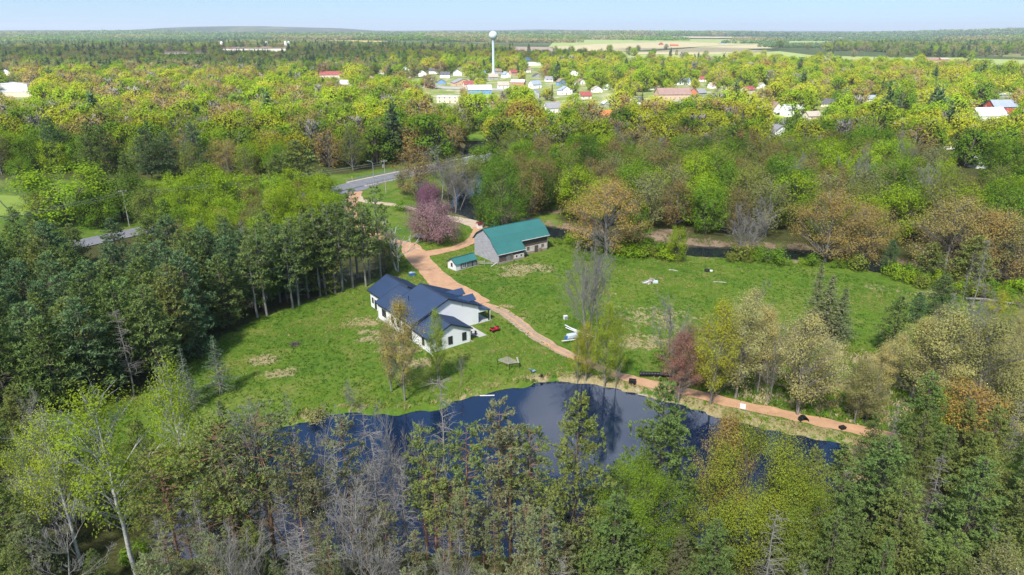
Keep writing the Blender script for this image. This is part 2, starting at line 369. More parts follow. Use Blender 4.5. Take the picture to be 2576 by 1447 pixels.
def expand(poly, d):
    P = np.array(poly); A = np.roll(P, 1, 0); B = np.roll(P, -1, 0); e = B-A; n = np.stack([e[:, 1], -e[:, 0]], 1); n /= np.linalg.norm(n, axis=1)[:, None]
    Q = P+n*d
    return Q.tolist() if abs(seg_dist(Q[:1, 0], Q[:1, 1], poly, True)[0]) > 0 and seg_dist(Q[:1, 0], Q[:1, 1], poly, True)[0] > 0 else (P-n*d).tolist()
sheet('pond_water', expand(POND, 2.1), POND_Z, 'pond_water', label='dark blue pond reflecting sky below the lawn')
def smooth_line(pts, step=1.0):
    P = [np.array(p, float) for p in pts]; P = [2*P[0]-P[1]]+P+[2*P[-1]-P[-2]]; out = []
    for i in range(1, len(P)-2):
        n = max(2, int(np.linalg.norm(P[i+1]-P[i])/step))
        for k in range(n):
            u = k/n; a, b_, c_, d = P[i-1], P[i], P[i+1], P[i+2]
            out.append(.5*((2*b_)+(c_-a)*u+(2*a-5*b_+4*c_-d)*u*u+(3*b_-a-3*c_+d)*u**3))
    out.append(P[-2]); return np.array(out)
def ribbon(name, pts, width, m, z=0.03, rag=0.0, seed=1, drape=True, flat=None, label=None, step=1.0, kind='structure', across=4):
    L = smooth_line([p[:2] for p in pts], step); n = len(L); rg = np.random.default_rng(seed)
    if isinstance(width, (int, float)): wd = np.full(n, width)
    else:
        s0 = np.linspace(0, 1, len(width)); 
        wd = np.interp(np.linspace(0, 1, n), s0, width)
    T = np.gradient(L, axis=0); T /= np.linalg.norm(T, axis=1)[:, None]+1e-9; N = np.stack([-T[:, 1], T[:, 0]], 1)
    def jit():
        a = rg.normal(0, 1, n); k = np.ones(3)/3; return (np.convolve(a, k, 'same')*.8+a*.35)*rag
    l, r = wd/2+jit(), wd/2+jit()
    rows = [L+N*(-r+(l+r)*k/across)[:, None] for k in range(across+1)]
    V = np.concatenate([np.column_stack([R, (hz(R[:, 0], R[:, 1]) if drape else np.full(n, flat or 0.0))+z]) for R in rows])
    q = []
    for k in range(across):
        i = np.arange(n-1)+k*n; q.append(np.stack([i, i+1, i+1+n, i+n], 1))
    Q = np.concatenate(q)[:, ::-1]
    me = np_mesh(name, V, Q, (m,), smooth=True)
    return tag(link(name, me), label, kind=kind)
ribbon('river_water', RIVER, 16, 'river_water', z=RIVER_Z, drape=False, label='river winding behind the barn under the bridge')

mat('gravel', (.50, .30, .175), .95, (.36, .205, .12), .5, bump=.15, bscale=9)
mat('gravel_pale', (.50, .40, .30), .95, (.36, .275, .19), .5, bump=.15, bscale=9)
mat('mud', (.40, .31, .22), .95, (.22, .165, .10), 1.5, bump=.6, bscale=5)
mat('asphalt', (.20, .20, .215), .9, (.14, .14, .15), .4, bump=.2, bscale=8)
mat('concrete', (.46, .44, .41), .85, (.32, .31, .29), 1.2, bump=.2)
mat('sidewalk', (.45, .40, .34), .9, (.34, .30, .26), 1.0)
ribbon('driveway', D((893,484),(900,500),(925,507),(965,512),(1010,519),(1050,530),(1095,541),(1140,550),(1190,562),(1215,575)), [5,4,3.4,3.2,3.2,3.4,4,5,6.5,7], 'gravel_pale', .045, .2, 3, label='pale gravel lane from the road past the blossom tree')
ribbon('driveway', D((896,482),(888,500),(880,525),(895,560),(960,600),(1035,618)), [5,4.5,4,4,4,5], 'gravel', .05, .2, 4, label='reddish gravel lane running along the pines')
ribbon('driveway', D((1030,612),(1042,635),(1062,660),(1090,690),(1125,722),(1165,742),(1208,764)), [4,6.5,6.5,6.2,7.2,8.,6], 'gravel', .055, .25, 5, label='wide reddish gravel driveway leading to the white house')
ribbon('driveway', D((1205,572),(1197,590),(1185,606),(1150,622),(1100,633),(1055,640)), [4,2.8,3.0,3.6,4.2,4.5], 'gravel', .06, .25, 6, label='gravel loop curving round the blossom tree lawn')
ribbon('path', D((1210,765),(1255,778),(1300,808),(1345,842),(1400,875),(1440,893),(1500,922),(1560,945),(1640,967),(1720,985),(1800,1004),(1900,1026),(2000,1047),(2100,1070),(2200,1092),(2310,1116)),
       [3,3,2.8,2.8,2.6,2.4,2.5,2.6,2.8,3,3,3.1,3.1,3,3,3], 'gravel', .045, .25, 7, label='reddish dirt track running along the pond bank')
for dx in (-.8, .7):
    P = [(x+dx, y+dx*.4) for x, y in D((1230,770),(1260,782),(1300,812),(1345,846),(1400,879),(1440,898))]
    ribbon('wheel_rut', P, [1.0,.8,.9,.9,.8,.5], 'mud', .075, .18, 8, label='pale muddy wheel rut beside the red vehicle', step=.6)

# road and bridge
RD = np.array((.611, .792)); RN = np.array((-.792, .611)); R0 = np.array((-66.3, 277.5))
def rp(s, o=0.0): return tuple(R0+RD*s+RN*o)
ribbon('road', [rp(-130), rp(-90), rp(-40), rp(0), rp(40), rp(95), rp(150), rp(260), rp(420)], 9.5, 'asphalt', .22, .03, 9, drape=False, label='grey asphalt road crossing the river bridge', step=4)
ribbon('road_shoulder', [rp(-12, -7), rp(-4, -6.5), rp(4, -6.2), rp(10, -6)], [3, 9, 6, 2], 'asphalt', .10, .2, 10, label='asphalt apron where the lane meets the road')

# ------------------------------------------------------------------ buildings
mat('white_siding', (.80, .80, .80), .6, (.75, .755, .76), .4, (1, 1, 6))
mat('navy_metal', (.034, .060, .122), .42, (.029, .051, .104), .25, spec=.5)
mat('navy_trim', (.025, .032, .050), .5)
mat('green_metal', (.042, .165, .150), .42, (.035, .138, .128), .3, spec=.5)
mat('green_trim', (.015, .085, .075), .5)
mat('glass', (.03, .04, .05), .08, (.02, .025, .03), 2, spec=.8)
mat('black_frame', (.02, .02, .022), .4)
mat('white_frame', (.75, .75, .73), .5)
mat('grey_boards', (.44, .43, .46), .9, (.19, .185, .205), 1.6, (.5, .35, 4.5), bump=.3)
mat('dark_boards', (.15, .115, .10), .9, (.055, .045, .042), 1.6, (.35, .35, 6), bump=.4)
mat('shed_boards', (.25, .24, .24), .9, (.12, .115, .115), 2, (6, 6, .4), bump=.4)
mat('stucco', (.62, .58, .54), .9, (.42, .36, .31), 1.3, bump=.2)
mat('stone_base', (.36, .29, .24), .95, (.22, .18, .15), 2.5, bump=.5)
mat('white_boards', (.74, .73, .72), .75, (.55, .55, .57), 1.5, (4, 4, .4))
mat('wood', (.30, .22, .15), .8, (.18, .13, .09), 3, (1, 1, 4))
mat('old_wood', (.42, .38, .34), .9, (.25, .22, .19), 3)
mat('metal_grey', (.42, .43, .45), .45, (.32, .33, .35), 3, metal=.4)
mat('black_plastic', (.012, .013, .016), .45)
mat('rubber', (.015, .015, .015), .85)

def window(parent, c, r, n, w, h, fm='black_frame', mull=(1, 1), name='window', fw=.09, up=None):
    """c centre on the wall face, r right vector (2-d), n outward normal (2-d)"""
    fr, pn = MB(), MB()
    def P(a, z, o): return (c[0]+r[0]*a+n[0]*o, c[1]+r[1]*a+n[1]*o, c[2]+z)
    def slab(mb, a0, a1, z0, z1, o0, o1):
        mb.add([P(a, z, o) for o in (o0, o1) for z in (z0, z1) for a in (a0, a1)],
               [(0, 2, 3, 1), (4, 5, 7, 6), (0, 1, 5, 4), (2, 6, 7, 3), (0, 4, 6, 2), (1, 3, 7, 5)])
    W2, H2 = w/2, h/2
    slab(fr, -W2, W2, H2-fw, H2, -.02, .07); slab(fr, -W2, W2, -H2, -H2+fw, -.02, .09)
    slab(fr, -W2, -W2+fw, -H2+fw, H2-fw, -.02, .07); slab(fr, W2-fw, W2, -H2+fw, H2-fw, -.02, .07)
    iw, ih = w-2*fw, h-2*fw
    for k in range(1, mull[0]): a = -iw/2+iw*k/mull[0]; slab(fr, a-.03, a+.03, -ih/2, ih/2, -.01, .06)
    for k in range(1, mull[1]): z = -ih/2+ih*k/mull[1]; slab(fr, -iw/2, iw/2, z-.03, z+.03, -.01, .055)
    o = fr.obj(name, fm, parent)
    for i in range(mull[0]):
        for j in range(mull[1]):
            p = MB(); slab(p, -iw/2+iw*i/mull[0], -iw/2+iw*(i+1)/mull[0], -ih/2+ih*j/mull[1], -ih/2+ih*(j+1)/mull[1], -.01, .025)
            p.obj('pane', 'glass', o)
    return o
def roof_slab(mb, prof, a0, a1, axis, th=.16):
    """gable/gambrel roof: prof list of (across, z) outer points; thickness below"""
    low = [(x, z-th) for x, z in prof][::-1]
    n = len(prof); 
    for i in range(n-1):
        quad = [prof[i], prof[i+1], (prof[i+1][0], prof[i+1][1]-th), (prof[i][0], prof[i][1]-th)]
        mb.prism(quad, a0, a1, axis)
    return mb
def seams(parent, prof, a0, a1, axis, m, step=.9, name='roof_seam'):
    mb = MB()
    for i in range(len(prof)-1):
        (x0, z0), (x1, z1) = prof[i], prof[i+1]; L = math.hypot(x1-x0, z1-z0); nx_, nz_ = -(z1-z0)/L, (x1-x0)/L
        if nz_ < 0: nx_, nz_ = -nx_, -nz_
        a = a0+step/2
        while a < a1:
            q = [(x0, z0), (x1, z1), (x1+nx_*.05, z1+nz_*.05), (x0+nx_*.05, z0+nz_*.05)]
            mb.prism(q, a-.03, a+.03, axis); a += step
    o = mb.obj(name, m, parent); o['kind'] = 'stuff'; return o

# --- white house (parameters fitted to the photograph)
hx0, hy0, ha = -20.22, 127.12, .640
HW, L1, L2, EH, RX, RH = 16.1, 10.9, 15.7, 4.17, 8.4, 7.75
K = (RH-EH)/RX
house = empty('white_house', (hx0, hy0, 0), ha, 'large white farmhouse with stepped navy metal roofs above the pond', 'house')
w = MB()
w.prism([(0, -.5), (HW, -.5), (HW, EH), (RX, RH-.1), (0, EH-.05)], 0, L1, 'y').obj('wall', 'white_siding', house)
r2 = 6.0; W2 = 12.0; rh2 = EH+K*r2-.05
MB().prism([(.012, -.5), (W2, -.5), (W2, EH-.2), (r2, rh2-.16), (.012, EH-.16)], L1, L2, 'y').obj('wall', 'white_siding', house)
gxa, gxb, grx, grh, gy0, gy1 = 1.69, 11.1, 6.38, 6.86, L2, L2+7.4
MB().prism([(gxa, -.5), (gxb, -.5), (gxb, 4.35), (grx, grh-.18), (gxa, 4.35)], gy0, gy1, 'y').obj('wall', 'white_siding', house)
wx0, wx1, wl, we, wr = .05, 9.35, 6.83, 3.45, 5.44
MB().prism([(wx0, -.5), (wx1, -.5), (wx1, we), ((wx0+wx1)/2, wr-.16), (wx0, we)], -wl, -.003, 'y').obj('wall', 'white_siding', house)
o_ = .5
def gable_roof(parent, prof, a0, a1, m, tr, seam=True):
    r = MB(); roof_slab(r, prof, a0, a1, 'y', .14); ro = r.obj('roof', m, parent)
    # ridge cap, fascia
    mi = max(range(len(prof)), key=lambda i: prof[i][1]); cx_, cz = prof[mi]
    MB().prism([(cx_-.22, cz-.05), (cx_, cz+.06), (cx_+.22, cz-.05)], a0-.01, a1+.01, 'y').obj('ridge_cap', tr, ro)
    for a in (a0-.04, a1+.01):
        MB().prism([(x, z+.03) for x, z in prof]+[(x, z-.26) for x, z in prof[::-1]], a, a+.035, 'y').obj('fascia', tr, ro)
    for i in (0, -1): x, z = prof[i]; MB().box(x-.07 if i == 0 else x-.02, x+.02 if i == 0 else x+.07, a0, a1, z-.22, z-.02).obj('gutter', tr, ro)
    if seam: seams(ro, prof, a0, a1, 'y', m, .45)
    return ro
gable_roof(house, [(-o_, EH-K*o_+.06), (RX, RH+.06), (HW+o_, EH-K*o_+.06+(RH-EH-K*(HW-RX)))], -o_, L1+.3, 'navy_metal', 'navy_trim')
gable_roof(house, [(-o_, EH-K*o_-.06), (r2, rh2), (W2+o_, EH-K*o_-.2)], L1+.35, L2+o_, 'navy_metal', 'navy_trim')
kg = (grh-4.35)/(grx-gxa)
gable_roof(house, [(gxa-o_, 4.35-kg*o_), (grx, grh), (gxb+o_, 4.35-kg*o_)], gy0-2.5, gy1+o_, 'navy_metal', 'navy_trim')
kw = (wr-we)/((wx1-wx0)/2)
gable_roof(house, [(wx0-.45, we-kw*.45), ((wx0+wx1)/2, wr), (wx1+.45, we-kw*.45)], -wl-.45, -.02, 'navy_metal', 'navy_trim')
# dormers on the drive side
for yd in (2.6, 6.9):
    d = MB().prism([(yd-.95, 4.1), (yd+.95, 4.1), (yd+.95, 5.35), (yd, 6.05), (yd-.95, 5.35)], HW-4.0, HW-.2, 'x').obj('dormer', 'white_siding', house)
    r = MB(); roof_slab(r, [(yd-1.35, 5.20), (yd, 6.22), (yd+1.35, 5.20)], HW-5.6, HW+.35, 'x', .1); r.obj('dormer_roof', 'navy_metal', d)
    window(d, (HW-.2, yd, 4.85), (0, 1), (1, 0), 1.0, .8)
# porch on the drive side
pr = MB().prism([(HW+.02, 3.55), (HW+3.0, 2.75), (HW+3.0, 2.6), (HW+.02, 3.4)], -.3, 9.5, 'y').obj('porch_roof', 'navy_metal', house)
MB().box(HW+2.95, HW+3.08, -.3, 9.5, 2.5, 2.74).obj('gutter', 'navy_trim', pr)
MB().prism([(HW+.02, 3.38), (HW+2.9, 2.62), (HW+.02, 2.62)], -.12, -.04, 'y').obj('porch_gable', 'white_siding', house)
for y in (.0, 4.6, 9.2): MB().box(HW+2.62, HW+2.8, y-.09, y+.09, .12, 2.68).obj('porch_post', 'navy_trim', house)
MB().box(HW+.02, HW+3.0, -.2, 9.5, -.3, .14).obj('porch_floor', 'concrete', house)
MB().tube([(HW+3.12, -.3, 2.6), (HW+2.9, -.25, 2.3), (HW+2.9, -.25, .25), (HW+3.4, -.4, .12)], .05, 6).obj('downspout', 'white_frame', house)
MB().tube([(wx1+.1, -wl-.1, 3.2), (wx1+.06, -wl-.08, .5), (wx1+.5, -wl-.7, .1)], .05, 6).obj('downspout', 'white_frame', house)
MB().tube([(wx0-.06, -wl-.1, 3.2), (wx0-.06, -wl-.1, .4), (wx0-.2, -wl-1.3, .1)], .05, 6).obj('downspout', 'white_frame', house)
MB().tube([(-.1, L2-.1, 3.7), (-.1, L2-.1, .5), (-.9, L2-.6, .1)], .05, 6).obj('downspout', 'white_frame', house)
MB().box(wx1+.03, wx1+4.6, -wl+.6, -.6, -.3, .16).obj('patio', 'concrete', house)
for x, h in ((2.2, 1.5), (4.7, 1.7), (8.0, 1.75)): window(house, (x, -wl, 1.75), (1, 0), (0, -1), 1.0 if x > 3 else .9, h, mull=(1, 2))
for y in (-4.1,): window(house, (wx0, y, 1.75), (0, 1), (-1, 0), 1.0, 1.6, mull=(1, 2))
window(house, (0, 2.2, 1.45), (0, 1), (-1, 0), 3.6, 2.9, 'wood', (3, 1), 'patio_door')
for y, wd in ((6.4, 1.1), (9.0, 1.1), (12.9, 1.9)): window(house, (0 if y < 11 else .012, y, 2.1), (0, 1), (-1, 0), wd, 1.6, mull=(1 if wd < 1.5 else 2, 2))
window(house, (gxa, gy1-2.6, 1.3), (0, 1), (-1, 0), 1.0, 2.2, name='door'); window(house, (gxa, gy1-1.2, 1.9), (0, 1), (-1, 0), .8, 1.3, mull=(1, 2))
window(house, (wx1, -2.2, 1.3), (0, 1), (1, 0), 1.8, 2.2, mull=(2, 1), name='patio_door')
MB().box(-.07, HW+.05, -.06, L2+.05, -.5, .18).obj('foundation', 'concrete', house)
MB().box(11.9, 12.05, -.14, -.002, 5.2, 5.5).obj('vent', 'metal_grey', house); MB().lathe([(.09, 6.2), (.09, 7.3)], 8, (3.2, 7.2)).obj('vent_pipe', 'navy_trim', house)

# --- barn
bx0, by0, ba = -3.62, 176.95, .630
BL, LW, MW, LH, BE, KX, KH, BR, LL = 19.1, 2.53, 9.51, 2.81, 4.62, 1.45, 6.68, 8.49, 8.81
barn = empty('old_barn', (bx0, by0, 0), ba, 'old weathered barn with green gambrel roof and lean-to', 'barn')
yb = LW+MW; ym = LW+MW/2
ends = [(LW, -.4), (yb, -.4), (yb, BE), (yb-KX, KH-.12), (ym, BR-.15), (LW+KX, KH-.12), (LW, BE)]
MB().prism(ends, 0, .18, 'x').obj('gable_wall', 'grey_boards', barn)
MB().prism(ends, BL-.18, BL, 'x').obj('gable_wall', 'grey_boards', barn)
MB().box(.18, BL-.18, LW, LW+.2, 2.35, BE).obj('upper_wall', 'dark_boards', barn)
MB().box(.18, BL-.18, LW-.02, LW+.2, .75, 2.35).obj('lower_wall', 'stucco', barn)
MB().box(.18, BL-.18, LW-.10, LW+.2, -.4, .75).obj('stone_footing', 'stone_base', barn)
MB().box(.18, BL-.18, yb-.2, yb, -.4, BE).obj('back_wall', 'dark_boards', barn)
MB().prism([(0, -.4), (LW, -.4), (LW, BE-.1), (0, LH-.1)], -.002, .15, 'x').obj('lean_to_end_wall', 'grey_boards', barn)
MB().prism([(0, -.4), (LW-.11, -.4), (LW-.11, BE-.2), (0, LH-.1)], LL-.15, LL, 'x').obj('lean_to_end_wall', 'dark_boards', barn)
MB().box(.15, LL-.15, 0, .15, .55, LH-.1).obj('lean_to_front_wall', 'dark_boards', barn)
MB().box(.1, LL-.02, -.12, .15, -.4, .55).obj('stone_footing', 'stone_base', barn)
MB().box(5.0, LL-.2, -.05, -.001, .55, 1.75).obj('stucco_patch', 'stucco', barn)
profA = [(LW-.55, BE-.02), (LW-.05, BE+.45), (LW+KX, KH), (ym, BR), (yb-KX, KH), (yb+.05, BE+.45), (yb+.55, BE-.02)]
def xroof(parent, prof, a0, a1, m, tr, name='roof', th=.12, step=.5):
    r = MB(); roof_slab(r, prof, a0, a1, 'x', th); ro = r.obj(name, m, parent)
    mi = max(range(len(prof)), key=lambda i: prof[i][1]); cx_, cz = prof[mi]
    if 0 < mi < len(prof)-1: MB().prism([(cx_-.22, cz-.05), (cx_, cz+.06), (cx_+.22, cz-.05)], a0-.01, a1+.01, 'x').obj('ridge_cap', tr, ro)
    for a in (a0-.04, a1+.01): MB().prism([(x, z+.03) for x, z in prof]+[(x, z-.2) for x, z in prof[::-1]], a, a+.03, 'x').obj('fascia', tr, ro)
    seams(ro, prof, a0, a1, 'x', m, step); return ro
xroof(barn, profA, -.35, BL+.35, 'green_metal', 'green_trim')
ro = xroof(barn, [(-.35, LH), (LW-.30, BE+.28)], -.35, LL+.3, 'green_metal', 'green_trim', 'lean_to_roof')
MB().box(-.4, LL+.35, -.42, -.36, LH-.14, LH+.01).obj('eave_trim', 'white_frame', ro)
MB().box(LL+.4, BL+.35, LW-.62, LW-.56, BE-.17, BE+.0).obj('eave_trim', 'white_frame', barn)
for x in (9.7, 12.0, 17.2): window(barn, (x, LW-.02, 1.75), (1, 0), (0, -1), 1.0, 1.0, 'old_wood', (2, 2))
dr = MB().box(14.3, 15.5, LW-.16, LW-.03, -.1, 2.2).obj('door', 'dark_boards', barn); MB().box(15.3, 15.4, LW-.2, LW-.16, 1.0, 1.2).obj('handle', 'metal_grey', dr)
MB().box(15.7, 16.6, LW-.45, LW-.16, -.1, 1.2).obj('leaning_gate', 'wood', barn)
window(barn, (6.0, -.05, 1.25), (1, 0), (0, -1), .8, .8, 'white_frame', (1, 1)); window(barn, (7.6, -.05, 1.25), (1, 0), (0, -1), .8, .8, 'white_frame', (1, 1))
MB().box(2.6, 4.0, -.08, -.004, .1, 2.3).obj('door', 'shed_boards', barn)
MB().box(3.75, 3.9, -1.0, -.85, -.2, 2.5).obj('post', 'wood', barn)
# --- shed
shed = empty('garden_shed', (-14.9, 171.53, 0), .728, 'small white gabled shed with green metal roof beside the driveway', 'shed')
SL, SW, SE, SR = 7.03, 3.59, 1.95, 3.15
MB().prism([(0, -.2), (SW, -.2), (SW, SE), (SW/2, SR-.1), (0, SE)], 0, .12, 'x').obj('gable_wall', 'white_boards', shed)
MB().prism([(0, -.2), (SW, -.2), (SW, SE), (SW/2, SR-.1), (0, SE)], SL-.12, SL, 'x').obj('gable_wall', 'shed_boards', shed)
MB().box(.12, SL-.12, SW-.12, SW, -.2, SE).obj('back_wall', 'shed_boards', shed)
MB().box(.12, 1.5, 0, .12, -.2, SE).obj('front_wall', 'white_boards', shed); MB().box(1.5, SL-.12, 0, .12, -.2, SE).obj('front_wall', 'shed_boards', shed)
xroof(shed, [(-.28, SE-.12), (SW/2, SR), (SW+.28, SE-.12)], -.28, SL+.28, 'green_metal', 'green_trim', th=.08)
window(shed, (0, SW/2, 1.3), (0, 1), (-1, 0), .7, 1.0, 'black_frame', (2, 2)); window(shed, (2.9, 0, 1.0), (1, 0), (0, -1), 1.2, 1.4, 'white_frame', (2, 1))
MB().box(5.5, 5.75, -.04, -.001, 0, 1.7).obj('door', 'black_plastic', shed); MB().box(-.04, SL+.03, -.05, SW+.04, -.3, .08).obj('sill', 'concrete', shed)
# fence between shed and barn
fa, fb = np.array((-9.3, 176.4)), np.array((-3.9, 176.6))
fence = empty('board_fence', (*fa, 0), math.atan2(*(fb-fa)[::-1]), 'broken grey board fence between the shed and the barn', 'fence')
fl = float(np.linalg.norm(fb-fa))
for k in range(4): MB().box(fl*k/3-.07, fl*k/3+.07, -.07, .07, -.3, 1.25+.1*(k % 2)).obj('post', 'old_wood', fence)
for i, z in enumerate((.35, .75, 1.05)):
    for k in range(3):
        if (i, k) == (2, 1): continue
        MB().box(fl*k/3+.09, fl*(k+1)/3-.09, -.11, -.075, z, z+.14).obj('rail', 'old_wood', fence)
b_ = MB().box(-1.1, 1.1, -.06, .06, -.06, .06).obj('loose_board', 'white_boards', None, (fb[0]-1.0, fb[1]-.9, .4), .9); b_.rotation_euler = (0, -.25, .8)
tag(b_, 'pale plank leaning against the broken board fence', 'plank')
# --- bridge
br = empty('road_bridge', (*rp(3), 0), math.atan2(RD[1], RD[0]), 'concrete road bridge with pale railings over the river', 'bridge')
BLN = 82
MB().box(0, BLN, -6.6, 6.6, -1.0, .17).obj('deck', 'concrete', br)
for s in (-1, 1):
    MB().box(0, BLN, s*5.7-.85, s*5.7+.85, .17, .36).obj('sidewalk', 'sidewalk', br)
    n = 28
    for k in range(n+1): MB().box(BLN*k/n-.08, BLN*k/n+.08, s*6.4-.08, s*6.4+.08, .36, 1.35).obj('railing_post', 'metal_grey', br)
    for z in (.72, 1.02, 1.32): MB().box(-.1, BLN+.1, s*6.4-.05, s*6.4+.05, z-.05, z+.05).obj('rail', 'metal_grey', br)
for x in (12, 32, 52, 70): MB().box(x-.6, x+.6, -5.5, 5.5, -4.5, -1.0).obj('pier', 'concrete', br)
for k in range(1, 6): MB().box(k*13-.08, k*13+.08, -4.7, 4.7, .222, .232).obj('expansion_joint', 'rubber', br)
def ext(o, dz=0): return (o[0], o[1], hz1(o[0], o[1])+dz)
# lamp + poles + wires
q = gd(941, 466); lamp = empty('street_lamp', ext(q), 0, 'tall pale street lamp at the near end of the bridge', 'street lamp')
MB().tube([(0, 0, -.3), (0, 0, 4), (0, 0, 9.2)], [.16, .13, .09], 8).obj('pole', 'metal_grey', lamp)
MB().tube([(0, 0, 9.1), (-.6, .1, 9.7), (-1.6, .2, 10.0)], .06, 6).obj('arm', 'metal_grey', lamp)
MB().box(-2.3, -1.5, .05, .35, 9.92, 10.1).obj('lamp_head', 'metal_grey', lamp)
def utility_pole(q, h, rz, label, tr=False):
    u = empty('utility_pole', ext(q), rz, label, 'utility pole')
    MB().tube([(0, 0, -.4), (0, 0, h)], [.17, .11], 8).obj('pole', 'old_wood', u)
    c = MB().box(-1.2, 1.2, -.07, .07, h-.75, h-.58).obj('crossarm', 'old_wood', u)
    for x in (-1.05, -.4, .4, 1.05): MB().lathe([(.05, h-.58), (.07, h-.5), (.04, h-.38)], 8, (x, 0)).obj('insulator', 'white_frame', c)
    if tr: MB().lathe([(.28, h-3.2), (.3, h-3.1), (.3, h-2.1), (.26, h-2.0)], 12, (-.45, 0)).obj('transformer', 'metal_grey', u)
    return u
utility_pole(gd(971, 488), 13.3, .4, 'wooden utility pole with transformer beside the bridge', True)
utility_pole(gd(2150*1.002, 352), 11, .2, 'pale utility pole on the lawn by the white metal building')
utility_pole(gd(2447, 345), 11, .6, 'twin armed utility pole in front of the white metal barn')
def wire(a, b, sag, label, grp):
    P = [(a[0]+(b[0]-a[0])*t, a[1]+(b[1]-a[1])*t, a[2]+(b[2]-a[2])*t-sag*4*t*(1-t)) for t in np.linspace(0, 1, 13)]
    tag(MB().tube(P, .035, 4).obj('power_line', 'metal_grey'), label, 'power line', grp)
p1 = gd(971, 488); pa = (rp(-85, 8)[0], rp(-85, 8)[1], 11.5); pb = (rp(-160, 8)[0], rp(-160, 8)[1], 11.5)
for k in range(2):
    wire((p1[0], p1[1]+k*.8, 12.6-k*.9), (pa[0], pa[1]+k, pa[2]-k*.9), 1.2, 'thin power line strung along the road above the pines', 'power lines along the road')
    wire((pa[0], pa[1]+k, pa[2]-k*.9), (pb[0], pb[1]+k, pb[2]-k*.9), 1.2, 'thin power line strung along the road above the pines', 'power lines along the road')
utility_pole((pa[0], pa[1]), 12.3, .6, 'wooden utility pole rising behind the pine stand by the road')
q = gd(886, 455); mk = tag(MB().box(-.12, .12, -.12, .12, -.2, 1.8).obj('marker_post', mat('yellow', (.6, .42, .04), .6), None, ext(q)), 'yellow marker post at the end of the bridge railing', 'post')

# ------------------------------------------------------------------ small things in the yard
mat('red_paint', (.45, .02, .025), .35, (.38, .015, .02)); mat('seat_black', (.02, .02, .022), .6); mat('blue_paint', (.05, .14, .30), .5)
mat('maroon', (.16, .025, .03), .6); mat('pale_tarp', (.55, .60, .68), .6, (.42, .47, .55)); mat('orange_pot', (.45, .17, .07), .8)
mat('blue_tarp', (.04, .14, .38), .6); mat('rust', (.26, .12, .06), .9); mat('ash_mat', (.03, .028, .025), .95); mat('bluegrey', (.20, .30, .38), .6)
q = gd(1244, 835); atv = empty('quad_bike', ext(q), math.radians(35), 'red quad bike with black rack parked beside the patio', 'quad bike')
def wheel(parent, c, r, w):
    tq = MB(); tq.lathe([(r*.55, -w/2), (r*.95, -w/2), (r, -w*.25), (r, w*.25), (r*.95, w/2), (r*.55, w/2)], 16)
    o = tq.obj('wheel', 'rubber', parent, c); o.rotation_euler = (math.pi/2, 0, 0)
    MB().lathe([(r*.5, -w*.45), (r*.55, -w*.3), (r*.55, w*.3), (r*.5, w*.45)], 12).obj('rim', 'metal_grey', o)
for x in (-.62, .62):
    for y in (-.45, .45): wheel(atv, (x, y, .3), .3, .25)
MB().box(-.75, .7, -.22, .22, .38, .62).obj('chassis', 'seat_black', atv)
MB().prism([(-.95, .62), (-.85, .78), (-.35, .82), (.1, .72), (.45, .9), (.9, .85), (1.0, .66), (.3, .56), (-.3, .56)], -.55, .55, 'y').obj('body', 'red_paint', atv)
MB().prism([(-.75, .82), (-.7, .96), (-.1, .94), (.12, .84), (.1, .76), (-.6, .76)], -.2, .2, 'y').obj('seat', 'seat_black', atv)
MB().tube([(.35, -.38, 1.15), (.42, 0, 1.12), (.35, .38, 1.15)], .025, 6).obj('handlebar', 'seat_black', atv)
MB().box(.5, 1.0, -.4, .4, .92, .96).obj('front_rack', 'seat_black', atv); MB().box(-1.0, -.6, -.4, .4, .98, 1.02).obj('rear_rack', 'seat_black', atv)
MB().tube([(.42, 0, .8), (.42, 0, 1.12)], .03, 6).obj('steering_column', 'seat_black', atv)
# patio furniture
pm = Matrix.Translation((hx0, hy0, 0)) @ Matrix.Rotation(ha, 4, 'Z')
def HL(x, y, z=0): v = pm @ Vector((x, y, z)); return (v.x, v.y, v.z)
pot = tag(MB().lathe([(.22, 0), (.36, .5), (.38, .55), (.3, .55)], 14).obj('flower_pot', 'orange_pot', None, HL(11.0, -.95, .16)), 'orange clay pot on the patio against the white wall', 'pot')
def chair(p, rz, label):
    c = empty('patio_chair', p, rz, label, 'chair', 'chairs on the concrete patio')
    MB().box(-.25, .25, -.25, .25, .40, .45).obj('seat', 'seat_black', c); MB().box(-.25, .25, .22, .27, .45, .95).obj('backrest', 'seat_black', c)
    for x in (-.22, .22):
        for y in (-.22, .22): MB().box(x-.02, x+.02, y-.02, y+.02, 0, .40).obj('leg', 'seat_black', c)
for x, y, a in ((10.4, -4.6, .5), (11.9, -4.9, -1.2), (11.6, -3.2, 2.8)): chair(HL(x, y, .16), a+ha, 'dark metal chair standing on the concrete patio')
tb = empty('patio_table', HL(11.1, -4.1, .16), ha, 'dark round table among chairs on the concrete patio', 'table')
MB().lathe([(.55, .70), (.55, .74)], 16).obj('tabletop', 'seat_black', tb); MB().lathe([(.3, 0), (.05, .05), (.05, .70)], 10).obj('pedestal', 'seat_black', tb)
# blue box near the dead tree
q = gd(1036, 694); bxo = empty('storage_box', ext(q), .5, 'small blue lidded box on the lawn behind the house', 'box')
MB().box(-.75, .75, -.45, .45, -.05, .75).obj('body', 'blue_paint', bxo); MB().box(-.8, .8, -.5, .5, .75, .86).obj('lid', 'bluegrey', bxo); MB().box(-.6, .1, -.2, .2, .86, 1.02).obj('tray', 'pale_tarp', bxo)
